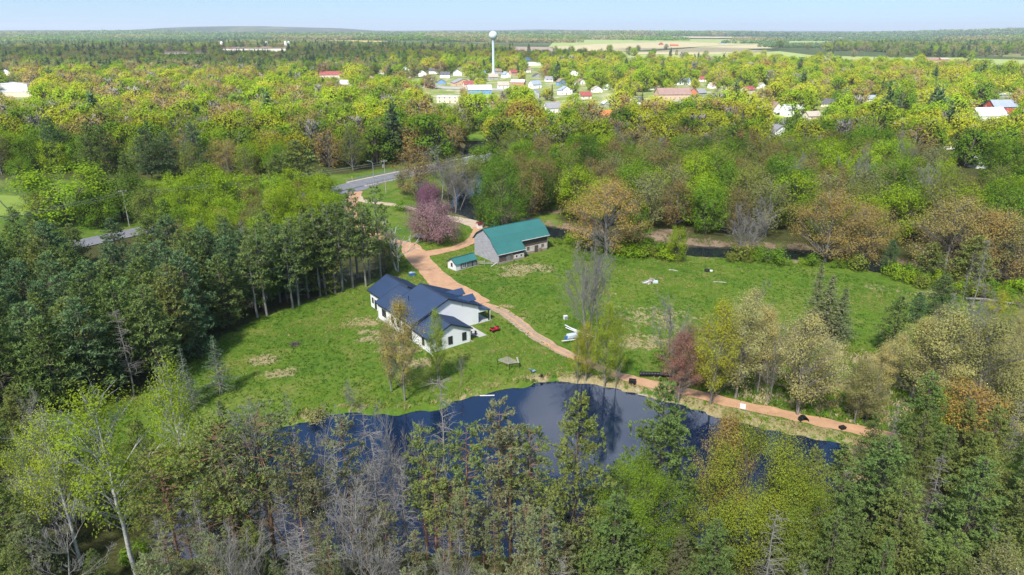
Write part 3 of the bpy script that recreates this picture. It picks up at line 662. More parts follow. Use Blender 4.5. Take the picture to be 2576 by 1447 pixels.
# flat grey trailer beside the blossom tree
q = gd(1058, 600); tr = empty('flat_trailer', ext(q), -.35, 'grey flatbed trailer parked beside the pink blossom tree', 'trailer')
MB().box(-2.4, 2.4, -1.1, 1.1, .55, .72).obj('bed', 'metal_grey', tr); MB().box(-2.4, 2.4, -1.15, -1.1, .72, 1.05).obj('side_board', 'metal_grey', tr); MB().box(-2.4, 2.4, 1.1, 1.15, .72, 1.05).obj('side_board', 'metal_grey', tr)
for y in (-1.0, 1.0): wheel(tr, (-.3, y, .32), .34, .2)
MB().tube([(2.4, 0, .5), (3.8, 0, .45)], .06, 6).obj('tow_bar', 'metal_grey', tr); MB().tube([(3.2, 0, -.1), (3.2, 0, .5)], .05, 6).obj('jack_stand', 'metal_grey', tr)
# well house
q = gd(1206, 575); wh = empty('pump_house', ext(q), .4, 'tiny white pump house with maroon roof beside the barn drive', 'shed')
MB().prism([(-.8, -.1), (.8, -.1), (.8, 1.5), (0, 2.0), (-.8, 1.5)], -.7, .7, 'x').obj('wall', 'white_boards', wh)
r = MB(); roof_slab(r, [(-1.05, 1.42), (0, 2.12), (1.05, 1.42)], -.95, .95, 'x', .08); r.obj('roof', 'maroon', wh); MB().box(.702, .73, -.35, .35, 0, 1.3).obj('door', 'white_frame', wh)
# pipe frame at the pond
fr = empty('dock_frame', ext(gd(1290, 930)), .15, 'weathered ladder-like dock frame standing on posts at the pond edge', 'dock frame')
for x0_, y0_ in ((-2.6, 2.2), (-.7, 0), (1.3, .2), (-.4, 3.2)): MB().box(x0_-.05, x0_+.05, y0_-.05, y0_+.05, -.5, 1.25).obj('post', 'black_plastic', fr)
for k in range(9):
    t_ = k/8; MB().tube([(-2.6+2.2*t_, 2.2+1.0*t_, 1.1), (-.7+2.0*t_, 0+.2*t_, 1.15)], .045, 5).obj('rung', 'old_wood', fr)
MB().tube([(-.7, 0, 1.2), (1.3, .2, 1.2)], .055, 6).obj('beam', 'black_plastic', fr); MB().tube([(-2.6, 2.2, 1.15), (-.4, 3.2, 1.15)], .055, 6).obj('beam', 'old_wood', fr); MB().box(1.0, 1.25, .2, 2.6, 1.18, 1.23).obj('plank', 'old_wood', fr)
q = gd(1217, 990); pl_ = MB().box(-1.3, 1.3, -.12, .12, 0, .05).obj('floating_plank', 'white_boards', None, (*gd(1225, 988), -.58), .05); tag(pl_, 'pale plank floating at the grassy pond edge', 'plank')
# lawn chair and fire pit
q = gd(1341, 937); lc = empty('lounge_chair', ext(q), .8, 'grey reclining garden chair beside the fire pit', 'chair')
MB().box(-.5, .5, -.3, .3, .3, .36).obj('seat', 'bluegrey', lc); bk = MB().box(-.05, .05, -.3, .3, 0, .8).obj('backrest', 'bluegrey', lc, (-.5, 0, .36)); bk.rotation_euler = (0, -.5, 0)
for x in (-.45, .45):
    for y in (-.27, .27): MB().box(x-.025, x+.025, y-.025, y+.025, -.1, .30).obj('leg', 'metal_grey', lc)
rg = random.Random(5)
fp = empty('brush_heap', ext(gd(1362, 948)), 0, 'small dark heap of charred branches by the pond', 'brush heap')
for k in range(16):
    a = rg.uniform(0, 6.28); l = rg.uniform(.3, .7); MB().tube([(-math.cos(a)*l, -math.sin(a)*l, rg.uniform(0, .15)), (math.cos(a)*l*.6, math.sin(a)*l*.6, rg.uniform(.2, .55))], .045, 5).obj('branch', 'ash_mat', fp)
fp = empty('brush_heap', ext(gd(742, 866)), 0, 'low brown heap of dead twigs in the open lawn', 'brush heap')
for k in range(40):
    a = rg.uniform(0, 6.28); l = rg.uniform(.6, 1.4); MB().tube([(-math.cos(a)*l, -math.sin(a)*l, rg.uniform(0, .15)), (math.cos(a)*l*.6, math.sin(a)*l*.6, rg.uniform(.2, .75))], .04, 4).obj('twig', 'bark', fp)
fp = empty('lumber_pile', ext(gd(1632, 712)), 0, 'pile of pale broken boards in the meadow among yellow flowers', 'lumber pile')
for k in range(14):
    a = rg.uniform(.3, 1.3); l = rg.uniform(1.2, 2.2); y = rg.uniform(-1, 1)
    MB().tube([(-math.cos(a)*l+rg.uniform(-.6, .6), -math.sin(a)*l*.6+y, rg.uniform(0, .2)), (math.cos(a)*l+rg.uniform(-.6, .6), math.sin(a)*l*.6+y, rg.uniform(.1, .8))], .09, 4).obj('board', 'old_wood' if k % 3 else 'white_boards', fp)
MB().box(.9, 2.2, -.4, .6, 0, .5).obj('bundle', 'pale_tarp', fp)
for u, v, rz, L, lab in ((1810, 711, -.2, 1.7, 'single pale log lying in the open meadow'), (1693, 680, -.5, 1.2, 'short grey log lying near the meadow edge')):
    q = gd(u, v); o = MB().tube([(-L, 0, .1), (0, .1, .14), (L, 0, .1)], [.14, .15, .1], 7).obj('log', 'old_wood', None, ext(q), rz); tag(o, lab, 'log')
q = gd(1778, 682); o = empty('feed_tub', ext(q), .3, 'dark overturned tub with white rim in the meadow', 'tub')
MB().lathe([(.75, 0), (.7, .4), (.55, .55), (.1, .6)], 16).obj('tub', 'black_plastic', o); MB().lathe([(.4, 0), (.42, .3), (.3, .34)], 12, (1.0, -.4)).obj('bucket', 'white_frame', o)
# junk pile by the grey trees
q = gd(1440, 852); jk = empty('boat_trailer', ext(q), .3, 'pale tarped cart with blue drum beside the bare grey trees', 'cart')
MB().prism([(-1.3, .55), (1.2, .5), (1.5, .8), (1.0, 1.15), (-1.1, 1.1)], -.6, .6, 'y').obj('tarp', 'pale_tarp', jk); MB().box(-1.4, 1.4, -.6, .6, .4, .52).obj('bed', 'metal_grey', jk)
for y in (-.72, .72): wheel(jk, (.1, y, .32), .34, .18)
MB().tube([(1.4, 0, .45), (2.6, -.2, .35)], .06, 6).obj('tow_bar', 'white_frame', jk); MB().tube([(2.4, -.2, -.1), (2.4, -.2, .4)], .05, 6).obj('jack_stand', 'metal_grey', jk)
dr = tag(MB().lathe([(.3, 0), (.32, .05), (.32, .85), (.3, .9)], 14).obj('drum', 'blue_tarp', None, ext(gd(1424, 855))), 'blue plastic drum beside the tarped cart', 'drum')
for k, (u, v, a, l) in enumerate(((1450, 838, -.75, 3.0), (1465, 840, -.7, 3.4), (1438, 832, -.9, 2.2), (1430, 862, .4, 1.6))):
    o = MB().box(-l, l, -.12, .12, -.04, .04).obj('plank', 'white_boards', None, ext(gd(u, v), .3+.12*k), a); o.rotation_euler = (0, .06, a); tag(o, 'long pale plank lying beside the tarped cart', 'plank', 'planks by the cart')
q = gd(1422, 803); o = empty('appliance', ext(q), .4, 'white discarded appliance beside the grey brush', 'appliance'); MB().box(-.4, .4, -.35, .35, -.05, .85).obj('cabinet', 'white_frame', o); MB().box(-.36, .36, -.39, -.351, .1, .8).obj('door', 'metal_grey', o)
# things on the bank track
q = gd(1868, 1022); o = empty('sheet_board', ext(q, .06), -.35, 'pale rectangular board lying on the dirt track', 'board'); MB().box(-.45, .45, -.85, .85, 0, .06).obj('panel', 'white_boards', o); MB().box(-.45, .45, .80, .85, .06, .1).obj('batten', 'old_wood', o)
q = gd(2020, 1058); o = empty('arched_cover', ext(q, .02), .1, 'black arched plastic cover standing on the dirt track', 'cover')
n = 12; arc = [(math.cos(math.pi*k/n)*.75, math.sin(math.pi*k/n)*.85) for k in range(n+1)]
MB().prism(arc+[(p[0]*.92, p[1]*.92) for p in arc[::-1]], -.5, .5, 'y').obj('shell', 'black_plastic', o); MB().prism([(p[0]*.915, p[1]*.915) for p in arc], .4, .45, 'y').obj('back_panel', 'black_plastic', o)
for u, v, s, lab in ((2118, 1079, .45, 'small black lidded crate on the dirt track'), (2194, 1099, .35, 'tiny black bucket at the wooded end of the track')):
    q = gd(u, v); o = empty('crate', ext(q, .04), .3, lab, 'crate'); MB().box(-s, s, -s*.8, s*.8, 0, s*.8).obj('body', 'black_plastic', o); MB().box(-s*1.06, s*1.06, -s*.86, s*.86, s*.8, s*.95).obj('lid', 'rubber', o)
a, b_ = gd(1608, 946), gd(1690, 950)
o = MB(); L = smooth_line([a, ((a[0]+b_[0])/2, (a[1]+b_[1])/2+.2), b_], .25); pts = [(x, y, .45) for x, y in L]
o.tube(pts, [.42+.03*(i % 2) for i in range(len(pts))], 14, cap=False); o.tube(pts[::-1], [.38]*len(pts), 14, cap=False)
tag(o.obj('culvert_pipe', 'black_plastic'), 'long black corrugated culvert pipe lying beside the track', 'pipe')
a = gd(1590, 965); o = empty('pallet_crate', ext(a), -.3, 'dark crate half hidden at the pond head', 'crate'); MB().box(-.6, .6, -.45, .45, -.1, .7).obj('body', 'black_plastic', o); MB().box(-.64, .64, -.49, .49, .7, .78).obj('lid', 'rubber', o)
for k, (u, v, a, l, z) in enumerate(((1600, 978, -.45, 2.2, -.35), (1628, 990, -.4, 1.6, -.52), (1575, 972, -.5, 1.2, -.5))):
    o = MB().tube([(-l, 0, 0), (0, .06, .02), (l, 0, 0)], [.12, .13, .08], 7).obj('driftwood_log', 'old_wood', None, (*gd(u, v), z), a); tag(o, 'grey log lying in the water along the pond bank', 'log', 'logs along the pond bank')

# ------------------------------------------------------------------ town
KEEP = []      # (u0,v0,u1,v1,dist): lines of sight kept open by where trees stand
mat('roof_grey', (0.19, 0.19, 0.21), .8, (0.14, 0.14, 0.16), .5); mat('roof_dark', (0.075, 0.075, 0.09), .8, (0.05, 0.05, 0.065), .5); mat('roof_white', (0.4, 0.41, 0.42), .5, (0.32, 0.33, 0.35), .3); mat('roof_brown', (0.22, 0.145, 0.125), .8, (0.16, 0.11, 0.095), .4)
mat('roof_red', (0.19, 0.06, 0.055), .6, (0.2, 0.04, 0.04), .4); mat('brick', (.42, .17, .09), .9, (.32, .12, .07), 1.2); mat('brick_tan', (.48, .32, .21), .9, (.38, .25, .17), 1.2); mat('roof_orange', (0.34, 0.12, 0.045), .8, (0.25, 0.085, 0.035), .5); mat('wall_blue', (.12, .24, .42), .6, (.10, .20, .36), .5)
mat('wall_cream', (.52, .46, .36), .7, (.44, .39, .31), .5); mat('wall_grey', (.28, .29, .30), .7); mat('roof_bluegrey', (0.21, 0.24, 0.3), .6, (0.17, 0.2, 0.26), .4); mat('wall_red', (.36, .07, .05), .8, (.27, .05, .04), .8); mat('roof_tan', (0.28, 0.245, 0.21), .8, (0.22, 0.195, 0.17), .5); mat('tower_paint', (.36, .43, .47), .45, (.31, .38, .42), .1)
def simple_house(name, u, v, w, d, eh, rise, a, wm, rm, label, ridge='x', cat='house', win=True, chim=False, keep=True, flat=False):
    x, y = gd(u, v); e = empty(name, (x, y, hz1(x, y)), a, label, cat); w, d, eh = w*.88, d*.88, eh*.9
    X, Y = w/2, d/2
    if flat:
        MB().box(-X, X, -Y, Y, -.3, eh).obj('wall', wm, e); MB().box(-X-.15, X+.15, -Y-.15, Y+.15, eh, eh+.5).obj('roof', rm, e)
    elif ridge == 'x':
        MB().prism([(-Y, -.3), (Y, -.3), (Y, eh), (0, eh+rise-.15), (-Y, eh)], -X, X, 'x').obj('wall', wm, e)
        r = MB(); k = rise/Y*.5; roof_slab(r, [(-Y-.5, eh-k), (0, eh+rise), (Y+.5, eh-k)], -X-.4, X+.4, 'x', .2); ro = r.obj('roof', rm, e)
    else:
        MB().prism([(-X, -.3), (X, -.3), (X, eh), (0, eh+rise-.15), (-X, eh)], -Y, Y, 'y').obj('wall', wm, e)
        r = MB(); k = rise/X*.5; roof_slab(r, [(-X-.5, eh-k), (0, eh+rise), (X+.5, eh-k)], -Y-.4, Y+.4, 'y', .2); ro = r.obj('roof', rm, e)
    if chim and not flat: MB().box(X*.3, X*.3+.9, .3, 1.2, eh+rise*.4, eh+rise+1.1).obj('chimney', 'brick', ro)
    if win:
        n = max(2, int(w/4)); fl = 1 if eh < 4.5 else 2
        for f_ in range(fl):
            for i in range(n):
                xx = -X+w*(i+.5)/n
                if f_ == 0 and i == n//2: o = MB().box(xx-.6, xx+.6, -Y-.06, -Y-.002, 0, 2.2).obj('door', 'wood', e); continue
                window(e, (xx, -Y, 1.7+2.8*f_), (1, 0), (0, -1), 1.2, 1.4, 'white_frame', (1, 2))
        for i in range(max(1, int(d/5))):
            yy = -Y+d*(i+.5)/max(1, int(d/5))
            for f_ in range(fl): window(e, (-X, yy, 1.7+2.8*f_), (0, 1), (-1, 0), 1.1, 1.4, 'white_frame', (1, 2))
    if keep:
        _, vt, dd = proj(x, y, eh+rise); wpx = F*(w*abs(math.cos(a))+d*abs(math.sin(a)))/2/dd
        KEEP.append((u-wpx*.88, vt, u+wpx*.88, v-(v-vt)*.30, y-4))
    return e
T0 = len(bpy.data.objects)
for a in (
 ('hall', 838,196,38,16,5,4,.1,'wall_cream','roof_red','long cream hall with red gable roof in the town','x','hall'),
 ('barn', 872,219,16,10,4,4,.3,'wall_red','roof_white','dark red barn with white roof near the red-roofed hall','x','barn'),
 ('metal_building', 1206,237,26,14,5.5,4,.12,'wall_blue','roof_white','blue walled building with pale gable roof beside a bright lawn','x','building'),
 ('brick_building', 1160,216,24,16,4.5,4,.45,'brick_tan','roof_grey','tan brick building with wide grey gable roof','y','building'),
 ('house', 1062,192,12,9,5,3.5,.2,'white_siding','roof_grey','white two storey house beside dark spruces in town','y'),
 ('house', 1032,196,10,8,3.2,3,.1,'white_siding','roof_dark','small white house with dark roof beside dark spruces','x'),
 ('house', 1188,202,13,9,5.5,3.5,.3,'wall_cream','roof_brown','cream house with brownish roof behind the tan brick building','y'),
 ('house', 1240,200,14,10,4,3.5,.2,'wall_grey','roof_tan','grey house with tan roof behind the blue building','x'),
 ('house', 1272,196,11,9,5,3.5,.6,'white_siding','roof_bluegrey','white gabled house near the tower base','y'),
 ('house', 1325,182,12,9,4,3,.2,'white_siding','roof_brown','white house with brown roof under the water tower','x'),
 ('shop', 1303,213,18,10,3.6,2.6,-.2,'brick','roof_white','orange brick shop with pale roof','x','shop'),
 ('house', 1265,222,14,9,4,3.5,.1,'white_siding','roof_tan','white house with faded tan roof next to the blue building','x'),
 ('office_building', 1132,258,26,14,5.5,.5,.05,'wall_cream','roof_white','flat roofed pale shop building behind the riverside trees','x','building',True,False,True,True),
 ('house', 1234,268,9,12,3.6,3,.1,'wall_grey','roof_brown','small dark house with purple-brown roof near the river','x'),
 ('house', 1388,283,14,9,4.4,3.6,.35,'white_siding','roof_grey','white gabled house with grey roof above the river trees','x','house',True,True),
 ('house', 1500,232,11,9,3.5,3,.2,'white_siding','roof_tan','little white house half hidden by town maples','y'),
 ('house', 1524,226,12,9,4.5,3.2,.3,'white_siding','roof_dark','white house with dark blue roof among town maples','y'),
 ('house', 1528,268,10,9,3.2,3,.2,'wall_grey','roof_white','grey house with pale roof among lime trees','y'),
 ('house', 1518,298,12,9,3.2,3,-.1,'white_siding','roof_orange','white house with orange roof near the river wood','x'),
 ('school_building', 1690,249,34,20,5.5,5,.08,'brick_tan','roof_brown','large tan brick building with brown gable roof','x','building'),
 ('brick_building', 1734,243,12,16,4.5,4.5,.2,'brick','roof_brown','red brick gable wing beside the large brown-roofed building','y','building'),
 ('house', 1712,213,22,12,4,3.5,.1,'white_siding','roof_bluegrey','long white house with blue-grey roof behind the brick building','x'),
 ('house', 1793,222,11,9,3.5,3,.2,'white_siding','roof_tan','small white house by the grey car park','x'),
 ('house', 1822,233,13,10,3.6,3,.1,'wall_cream','roof_tan','cream house with tan roof beside a dark spruce','x'),
 ('house', 1944,288,10,12,4.4,5.5,.25,'white_siding','roof_brown','white steep gabled house with pinkish roof','y'),
 ('farmhouse', 1990,293,16,10,6.5,3,.1,'white_siding','roof_white','big white two storey farmhouse with pale roof','x','house',True,True),
 ('house', 2040,300,11,9,3.2,2.8,.2,'wall_cream','roof_tan','low cream house beside the big white farmhouse','x'),
 ('house', 1948,345,17,11,4.2,3.8,.5,'white_siding','roof_grey','white gabled house with long grey roof above the river wood','y','house',True,False),
 ('metal_barn', 2478,303,24,16,4.5,5,.08,'white_boards','roof_white','large white metal barn at the edge of town','x','barn'),
 ('brick_barn', 2530,284,34,14,6,4.5,.05,'wall_red','roof_bluegrey','long red barn with grey roof behind the white metal barn','x','barn'),
 ('long_shed', 2522,244,26,8,3,1.5,.02,'wall_grey','roof_white','long low shed with white roof in the field edge','x','shed'),
 ('house', 2450,268,14,10,3.5,3,.1,'wall_red','roof_white','dark walled house with pale roof behind the white barn','x'),
 ('house', 2250,330,13,9,3.2,2.8,.3,'wall_cream','roof_tan','low house with tan roof by the tall spruces','x'),
 ('house', 2390,372,16,10,3.2,2.6,.15,'white_siding','roof_white','white roofed house hidden in the right wood','x'),
 ('house', 2470,420,14,9,3.2,2.6,.15,'white_siding','roof_white','white mobile home among trees below the lawn','x'),
 ('warehouse', 30,226,62,40,7,.5,.05,'white_boards','roof_white','large white flat warehouse beyond the left wood','x','warehouse',False,False,True,True),
 ('warehouse', 40,243,44,16,5,.5,.05,'wall_cream','roof_white','lower cream warehouse annex beyond the left wood','x','warehouse',False,False,True,True),
 ('house', 18,190,14,10,6,4,.2,'white_siding','roof_dark','white house with dark roof past the warehouse','y'),
 ('house', 100,200,14,10,4,3.5,.2,'wall_grey','roof_dark','dark roofed grey house past the warehouse','x'),
 ('house', 650,196,12,9,4,3.5,.3,'wall_cream','roof_brown','brown roofed house on the far side of the left wood','x'),
 ('house', 790,182,13,9,5,4,.4,'white_siding','roof_grey','white gabled house behind lime trees left of the red-roofed hall','y'),
 ('store', 1345,165,36,20,6,.5,.05,'white_boards','roof_white','white flat roofed store behind the town maples','x','store',False,False,True,True),
 ('store', 1328,152,26,16,6,.5,.05,'wall_blue','roof_bluegrey','teal roofed store near the tower','x','store',False,False,True,True),
 ('house', 1440,190,14,10,5,3,.1,'white_siding','roof_white','white house with white roof beside a rusty maple','y'),
 ('house', 1020,182,12,11,5.0,3.2,0.28,'white_siding','roof_bluegrey','white town house with blue-grey roof behind a lime maple','y'),
 ('house', 1090,186,15,11,5.0,3.4,0.18,'white_siding','roof_dark','white town house with dark roof on a small lawn','x'),
 ('house', 1120,196,15,8,5.0,3.4,-0.07,'white_siding','roof_dark','white town house with dark roof behind other houses','x'),
 ('house', 1150,190,13,11,5.0,3.4,0.14,'white_siding','roof_grey','white town house with grey roof near a dark spruce','y'),
 ('house', 1215,184,10,8,3.2,3.1,0.01,'wall_blue','roof_dark','blue town house with dark roof at a street corner','y'),
 ('house', 1250,186,14,11,5.0,3.0,0.27,'wall_grey','roof_brown','grey town house with brown roof behind other houses','x'),
 ('house', 1290,190,12,9,5.0,3.5,0.57,'brick_tan','roof_red','tan brick town house with dark red roof beside the town street','x'),
 ('house', 1350,196,12,8,3.2,3.1,0.31,'wall_grey','roof_dark','grey town house with dark roof near a dark spruce','y'),
 ('house', 1380,205,11,8,3.5,3.0,0.13,'white_siding','roof_grey','white town house with grey roof behind other houses','x'),
 ('house', 1345,222,13,10,5.0,3.5,0.58,'white_siding','roof_bluegrey','white town house with blue-grey roof beside the town street','x'),
 ('house', 1410,215,10,8,5.0,3.1,0.56,'wall_blue','roof_brown','blue town house with brown roof beside the town street','y'),
 ('house', 1460,212,15,8,3.5,2.9,0.57,'white_siding','roof_brown','white town house with brown roof behind a lime maple','y'),
 ('house', 1420,238,15,8,5.0,3.6,0.45,'white_siding','roof_bluegrey','white town house with blue-grey roof behind other houses','y'),
 ('house', 1470,248,12,11,3.5,3.1,0.24,'wall_cream','roof_red','cream town house with dark red roof on a small lawn','x'),
 ('house', 1345,245,10,11,5.0,3.2,-0.09,'wall_grey','roof_bluegrey','grey town house with blue-grey roof at a street corner','y'),
 ('house', 1180,222,14,10,5.0,3.1,0.27,'wall_cream','roof_red','cream town house with dark red roof at a street corner','x'),
 ('house', 1110,212,12,10,3.2,3.0,0.05,'wall_blue','roof_brown','blue town house with brown roof with trees on both sides','y'),
 ('house', 1080,224,13,8,3.2,3.6,0.35,'brick_tan','roof_brown','tan brick town house with brown roof near a dark spruce','x'),
 ('house', 1600,262,11,10,3.2,3.3,0.32,'white_siding','roof_dark','white town house with dark roof near a dark spruce','x'),
 ('house', 1640,226,15,9,3.5,3.4,0.57,'white_siding','roof_brown','white town house with brown roof at a street corner','x'),
 ('house', 1770,205,14,11,3.5,2.8,-0.10,'white_siding','roof_red','white town house with dark red roof on a small lawn','x'),
 ('house', 1850,212,14,10,5.0,2.7,0.03,'brick_tan','roof_brown','tan brick town house with brown roof half hidden by maples','y'),
 ('house', 1880,236,12,11,5.0,3.0,0.54,'wall_cream','roof_red','cream town house with dark red roof behind other houses','x'),
 ('house', 1910,222,14,9,3.2,3.3,0.47,'white_siding','roof_tan','white town house with tan roof behind other houses','y'),
 ('house', 2080,268,14,10,3.2,3.4,-0.16,'wall_cream','roof_dark','cream town house with dark roof half hidden by maples','x'),
 ('house', 2130,240,10,11,5.0,2.7,0.20,'brick_tan','roof_tan','tan brick town house with tan roof beside the town street','x'),
 ('house', 2190,256,10,8,3.5,2.7,0.58,'wall_cream','roof_bluegrey','cream town house with blue-grey roof behind other houses','y'),
 ('house', 1760,240,11,9,3.2,3.1,0.45,'wall_grey','roof_grey','grey town house with grey roof at a street corner','x'),
 ('house', 2300,262,15,11,3.2,3.4,-0.00,'wall_grey','roof_grey','grey town house with grey roof with trees on both sides','y'),
 ('house', 960,186,10,9,3.2,2.7,-0.15,'white_siding','roof_brown','white town house with brown roof beside the town street','x'),
 ('house', 930,200,12,9,3.5,2.7,0.11,'brick_tan','roof_grey','tan brick town house with grey roof with trees on both sides','y'),
 ('barn', 1662,114,20,12,6,6,.2,'wall_red','roof_red','red barn standing in the tan fields','y','barn'),
 ('barn', 1695,117,36,14,5,4,.05,'wall_red','roof_orange','long red farm shed in the tan fields','x','barn'),
 ('house', 2340,155,30,14,4,4,.1,'brick','roof_brown','brown brick farmhouse in the light green fields','x'),
 ('house', 2372,154,20,12,4,3,.1,'wall_red','roof_tan','red shed beside the brown brick farmhouse','x'),
 ('barn', 1815,112,30,14,5,3,.1,'wall_grey','roof_bluegrey','blue-grey farm shed by the distant woodlot','x','barn'),
):
    simple_house(*a)
# factory far to the left
for u, v, w_, d_, h_, lab in ((470, 139, 150, 120, 9, 'white low factory hall with grey roof beyond the dark forest'), (640, 131, 240, 160, 12, 'huge white factory with wide grey roof beyond the dark forest')):
    x, y = gd(u, v); e = empty('factory', (x, y, 0), .08, lab, 'factory')
    MB().box(-w_/2, w_/2, -d_/2, d_/2, -1, h_).obj('wall', 'stucco', e); MB().box(-w_/2-1, w_/2+1, -d_/2-1, d_/2+1, h_, h_+1.5).obj('roof', 'roof_brown', e)
    for k in range(8): MB().box(-w_/2+w_*k/8+4, -w_/2+w_*k/8+9, -d_/2-.4, -d_/2-.01, 0, 6).obj('dock_door', 'metal_grey', e)
    KEEP.append((u-w_*.42*F/y, v-22*F/y, u+w_*.42*F/y, v-6, y-60))
for k, (u, v) in enumerate(((560, 128), (672, 127), (720, 127), (728, 127))):
    x, y = gd(u, v); e = empty('silo', (x, y, 0), 0, 'pale cylindrical silo beside the huge white factory', 'silo', 'silos at the factory')
    MB().lathe([(4, 0), (4, 24), (3, 26), (.5, 27)], 14).obj('body', 'white_boards', e); MB().box(-.6, .6, -4.4, -3.9, 0, 24).obj('ladder', 'metal_grey', e)
# water tower
x, y = gd(1241, 193); wt = empty('water_tower', (x, y, 0), 0, 'pale blue ball-topped water tower over the town', 'water tower')
MB().lathe([(4.2, -.5), (3.6, 2), (2.4, 5), (1.75, 8), (1.65, 30), (1.65, 44), (2.0, 46.5), (2.9, 48.3)], 24).obj('pedestal', 'tower_paint', wt, smooth=True)
MB().lathe([(max(.05, 5.7*math.sin(t)), 53.2-5.7*math.cos(t)) for t in np.linspace(.45, math.pi, 18)], 28).obj('tank', 'tower_paint', wt, smooth=True)
MB().lathe([(.5, 58.7), (.5, 59.4), (.05, 59.7)], 8).obj('vent', 'metal_grey', wt); MB().box(-.4, .4, -1.78, -1.64, .2, 2.4).obj('door', 'metal_grey', wt)
KEEP.append((1225, 75, 1257, 150, y-10))
# streets, car parks, lawns, fields
mat('lot', (.27, .26, .255), .9, (.21, .20, .20), .15); mat('town_lawn', (.200, .260, .035), .95, (.150, .220, .030), .1); mat('tan_field', (.36, .30, .18), .95, (.27, .235, .125), .02); mat('green_field', (.235, .260, .085), .95, (.180, .225, .065), .02); mat('plough', (.25, .185, .145), .95, (.20, .15, .12), .02)
mat('gold_field', (.36, .26, .08), .95, (.27, .21, .07), .02)
def flatsheet(name, pts, z, m, label): return sheet(name, D(*pts), z, m, 'structure', label)
flatsheet('car_park', ((1640,262),(1900,262),(1930,250),(1740,245),(1660,252)), .30, 'lot', 'grey car park in front of the brown-roofed brick building')
flatsheet('street', ((1000,220),(1330,232),(1330,226),(1000,214)), .30, 'lot', 'grey street crossing the town')
flatsheet('street', ((1150,262),(1230,262),(1225,248),(1160,248)), .32, 'lot', 'street corner below the bright lawn')
flatsheet('lawn', ((1180,247),(1255,249),(1250,238),(1178,236)), .34, 'town_lawn', 'bright lawn in front of the blue building')
flatsheet('lawn', ((2380,345),(2575,352),(2700,320),(2560,305),(2400,312)), .34, 'town_lawn', 'bright lawn below the white metal barn')
flatsheet('lawn', ((1900,296),(2060,302),(2060,294),(1900,288)), .34, 'town_lawn', 'lawn in front of the big white farmhouse')
flatsheet('street', ((1880,312),(2120,318),(2120,308),(1880,303)), .30, 'lot', 'street below the big white farmhouse')
flatsheet('field', ((-60,548),(85,543),(130,500),(-60,490)), .36, 'town_lawn', 'roadside lawn beyond the pine stand')
FIELDS = [((1420,128),(1560,131),(1760,118),(1900,112),(1700,106),(1500,112),(1380,120)), ((1560,137),(1760,139),(1960,128),(1910,112),(1760,120)), ((1740,146),(2000,158),(2120,150),(1960,130),(1770,138)),
          ((1960,101),(2140,104),(2120,97),(1980,96)), ((2060,172),(2330,168),(2440,160),(2420,146),(2130,150)), ((2380,176),(2575,188),(2700,180),(2700,158),(2440,160)), ((260,114),(500,118),(640,110),(480,107),(290,108)),
          ((1050,122),(1230,132),(1400,130),(1390,120),(1180,116)), ((2380,215),(2575,232),(2750,228),(2750,205),(2500,205)), ((700,110),(860,113),(1000,108),(860,104)), ((1560,97),(1800,99),(1950,96),(1700,94)), ((2150,98),(2500,100),(2575,97),(2300,95))]
flatsheet('field', ((1330,172),(2700,190),(2700,97),(1400,97)), .4, 'green_field', 'wide light green farmland reaching to the distant woods')
for i, (f_, m_) in enumerate(zip(FIELDS, ('tan_field', 'tan_field', 'green_field', 'tan_field', 'green_field', 'green_field', 'gold_field', 'plough', 'green_field', 'gold_field', 'tan_field', 'gold_field'))):
    flatsheet('field', f_, .9+hz1(*gd(*f_[0]))*0+2.0*(i in (3, 9, 10, 11))*3, m_, ('tan', 'tan', 'light green', 'pale', 'light green', 'light green', 'golden', 'ploughed', 'light green', 'golden', 'pale', 'golden')[i]+' farm field among distant woods')
# cars
mat('car_white', (.75, .75, .74), .3); mat('car_dark', (.03, .03, .035), .3)
def car(u, v, a, m, label):
    x, y = gd(u, v); e = empty('parked_car', (x, y, hz1(x, y)+.3), a, label, 'car')
    MB().prism([(-2.2, .35), (2.2, .35), (2.25, .8), (1.3, .95), (.7, 1.45), (-1.2, 1.45), (-1.8, .95), (-2.25, .85)], -.88, .88, 'y').obj('body', m, e)
    MB().prism([(1.15, .97), (.66, 1.40), (-1.15, 1.40), (-1.65, .97)], -.89, .89, 'y').obj('window', 'glass', e)
    for p in (-1.35, 1.35):
        for q_ in (-.8, .8): wheel(e, (p, q_, .33), .33, .2)
car(1655, 263, .6, 'red_paint', 'red car parked before the brown-roofed brick building'); car(1958, 290, .3, 'car_dark', 'dark car parked between the two white gabled houses'); car(2530, 308, .2, 'car_white', 'white car parked beside the white metal barn')
car(2215, 345, 1.2, 'car_white', 'white car parked near the tall spruces'); car(1262, 236, .2, 'car_dark', 'dark car parked at the end of the blue building'); car(1290, 226, .1, 'car_white', 'white car parked on the town street')

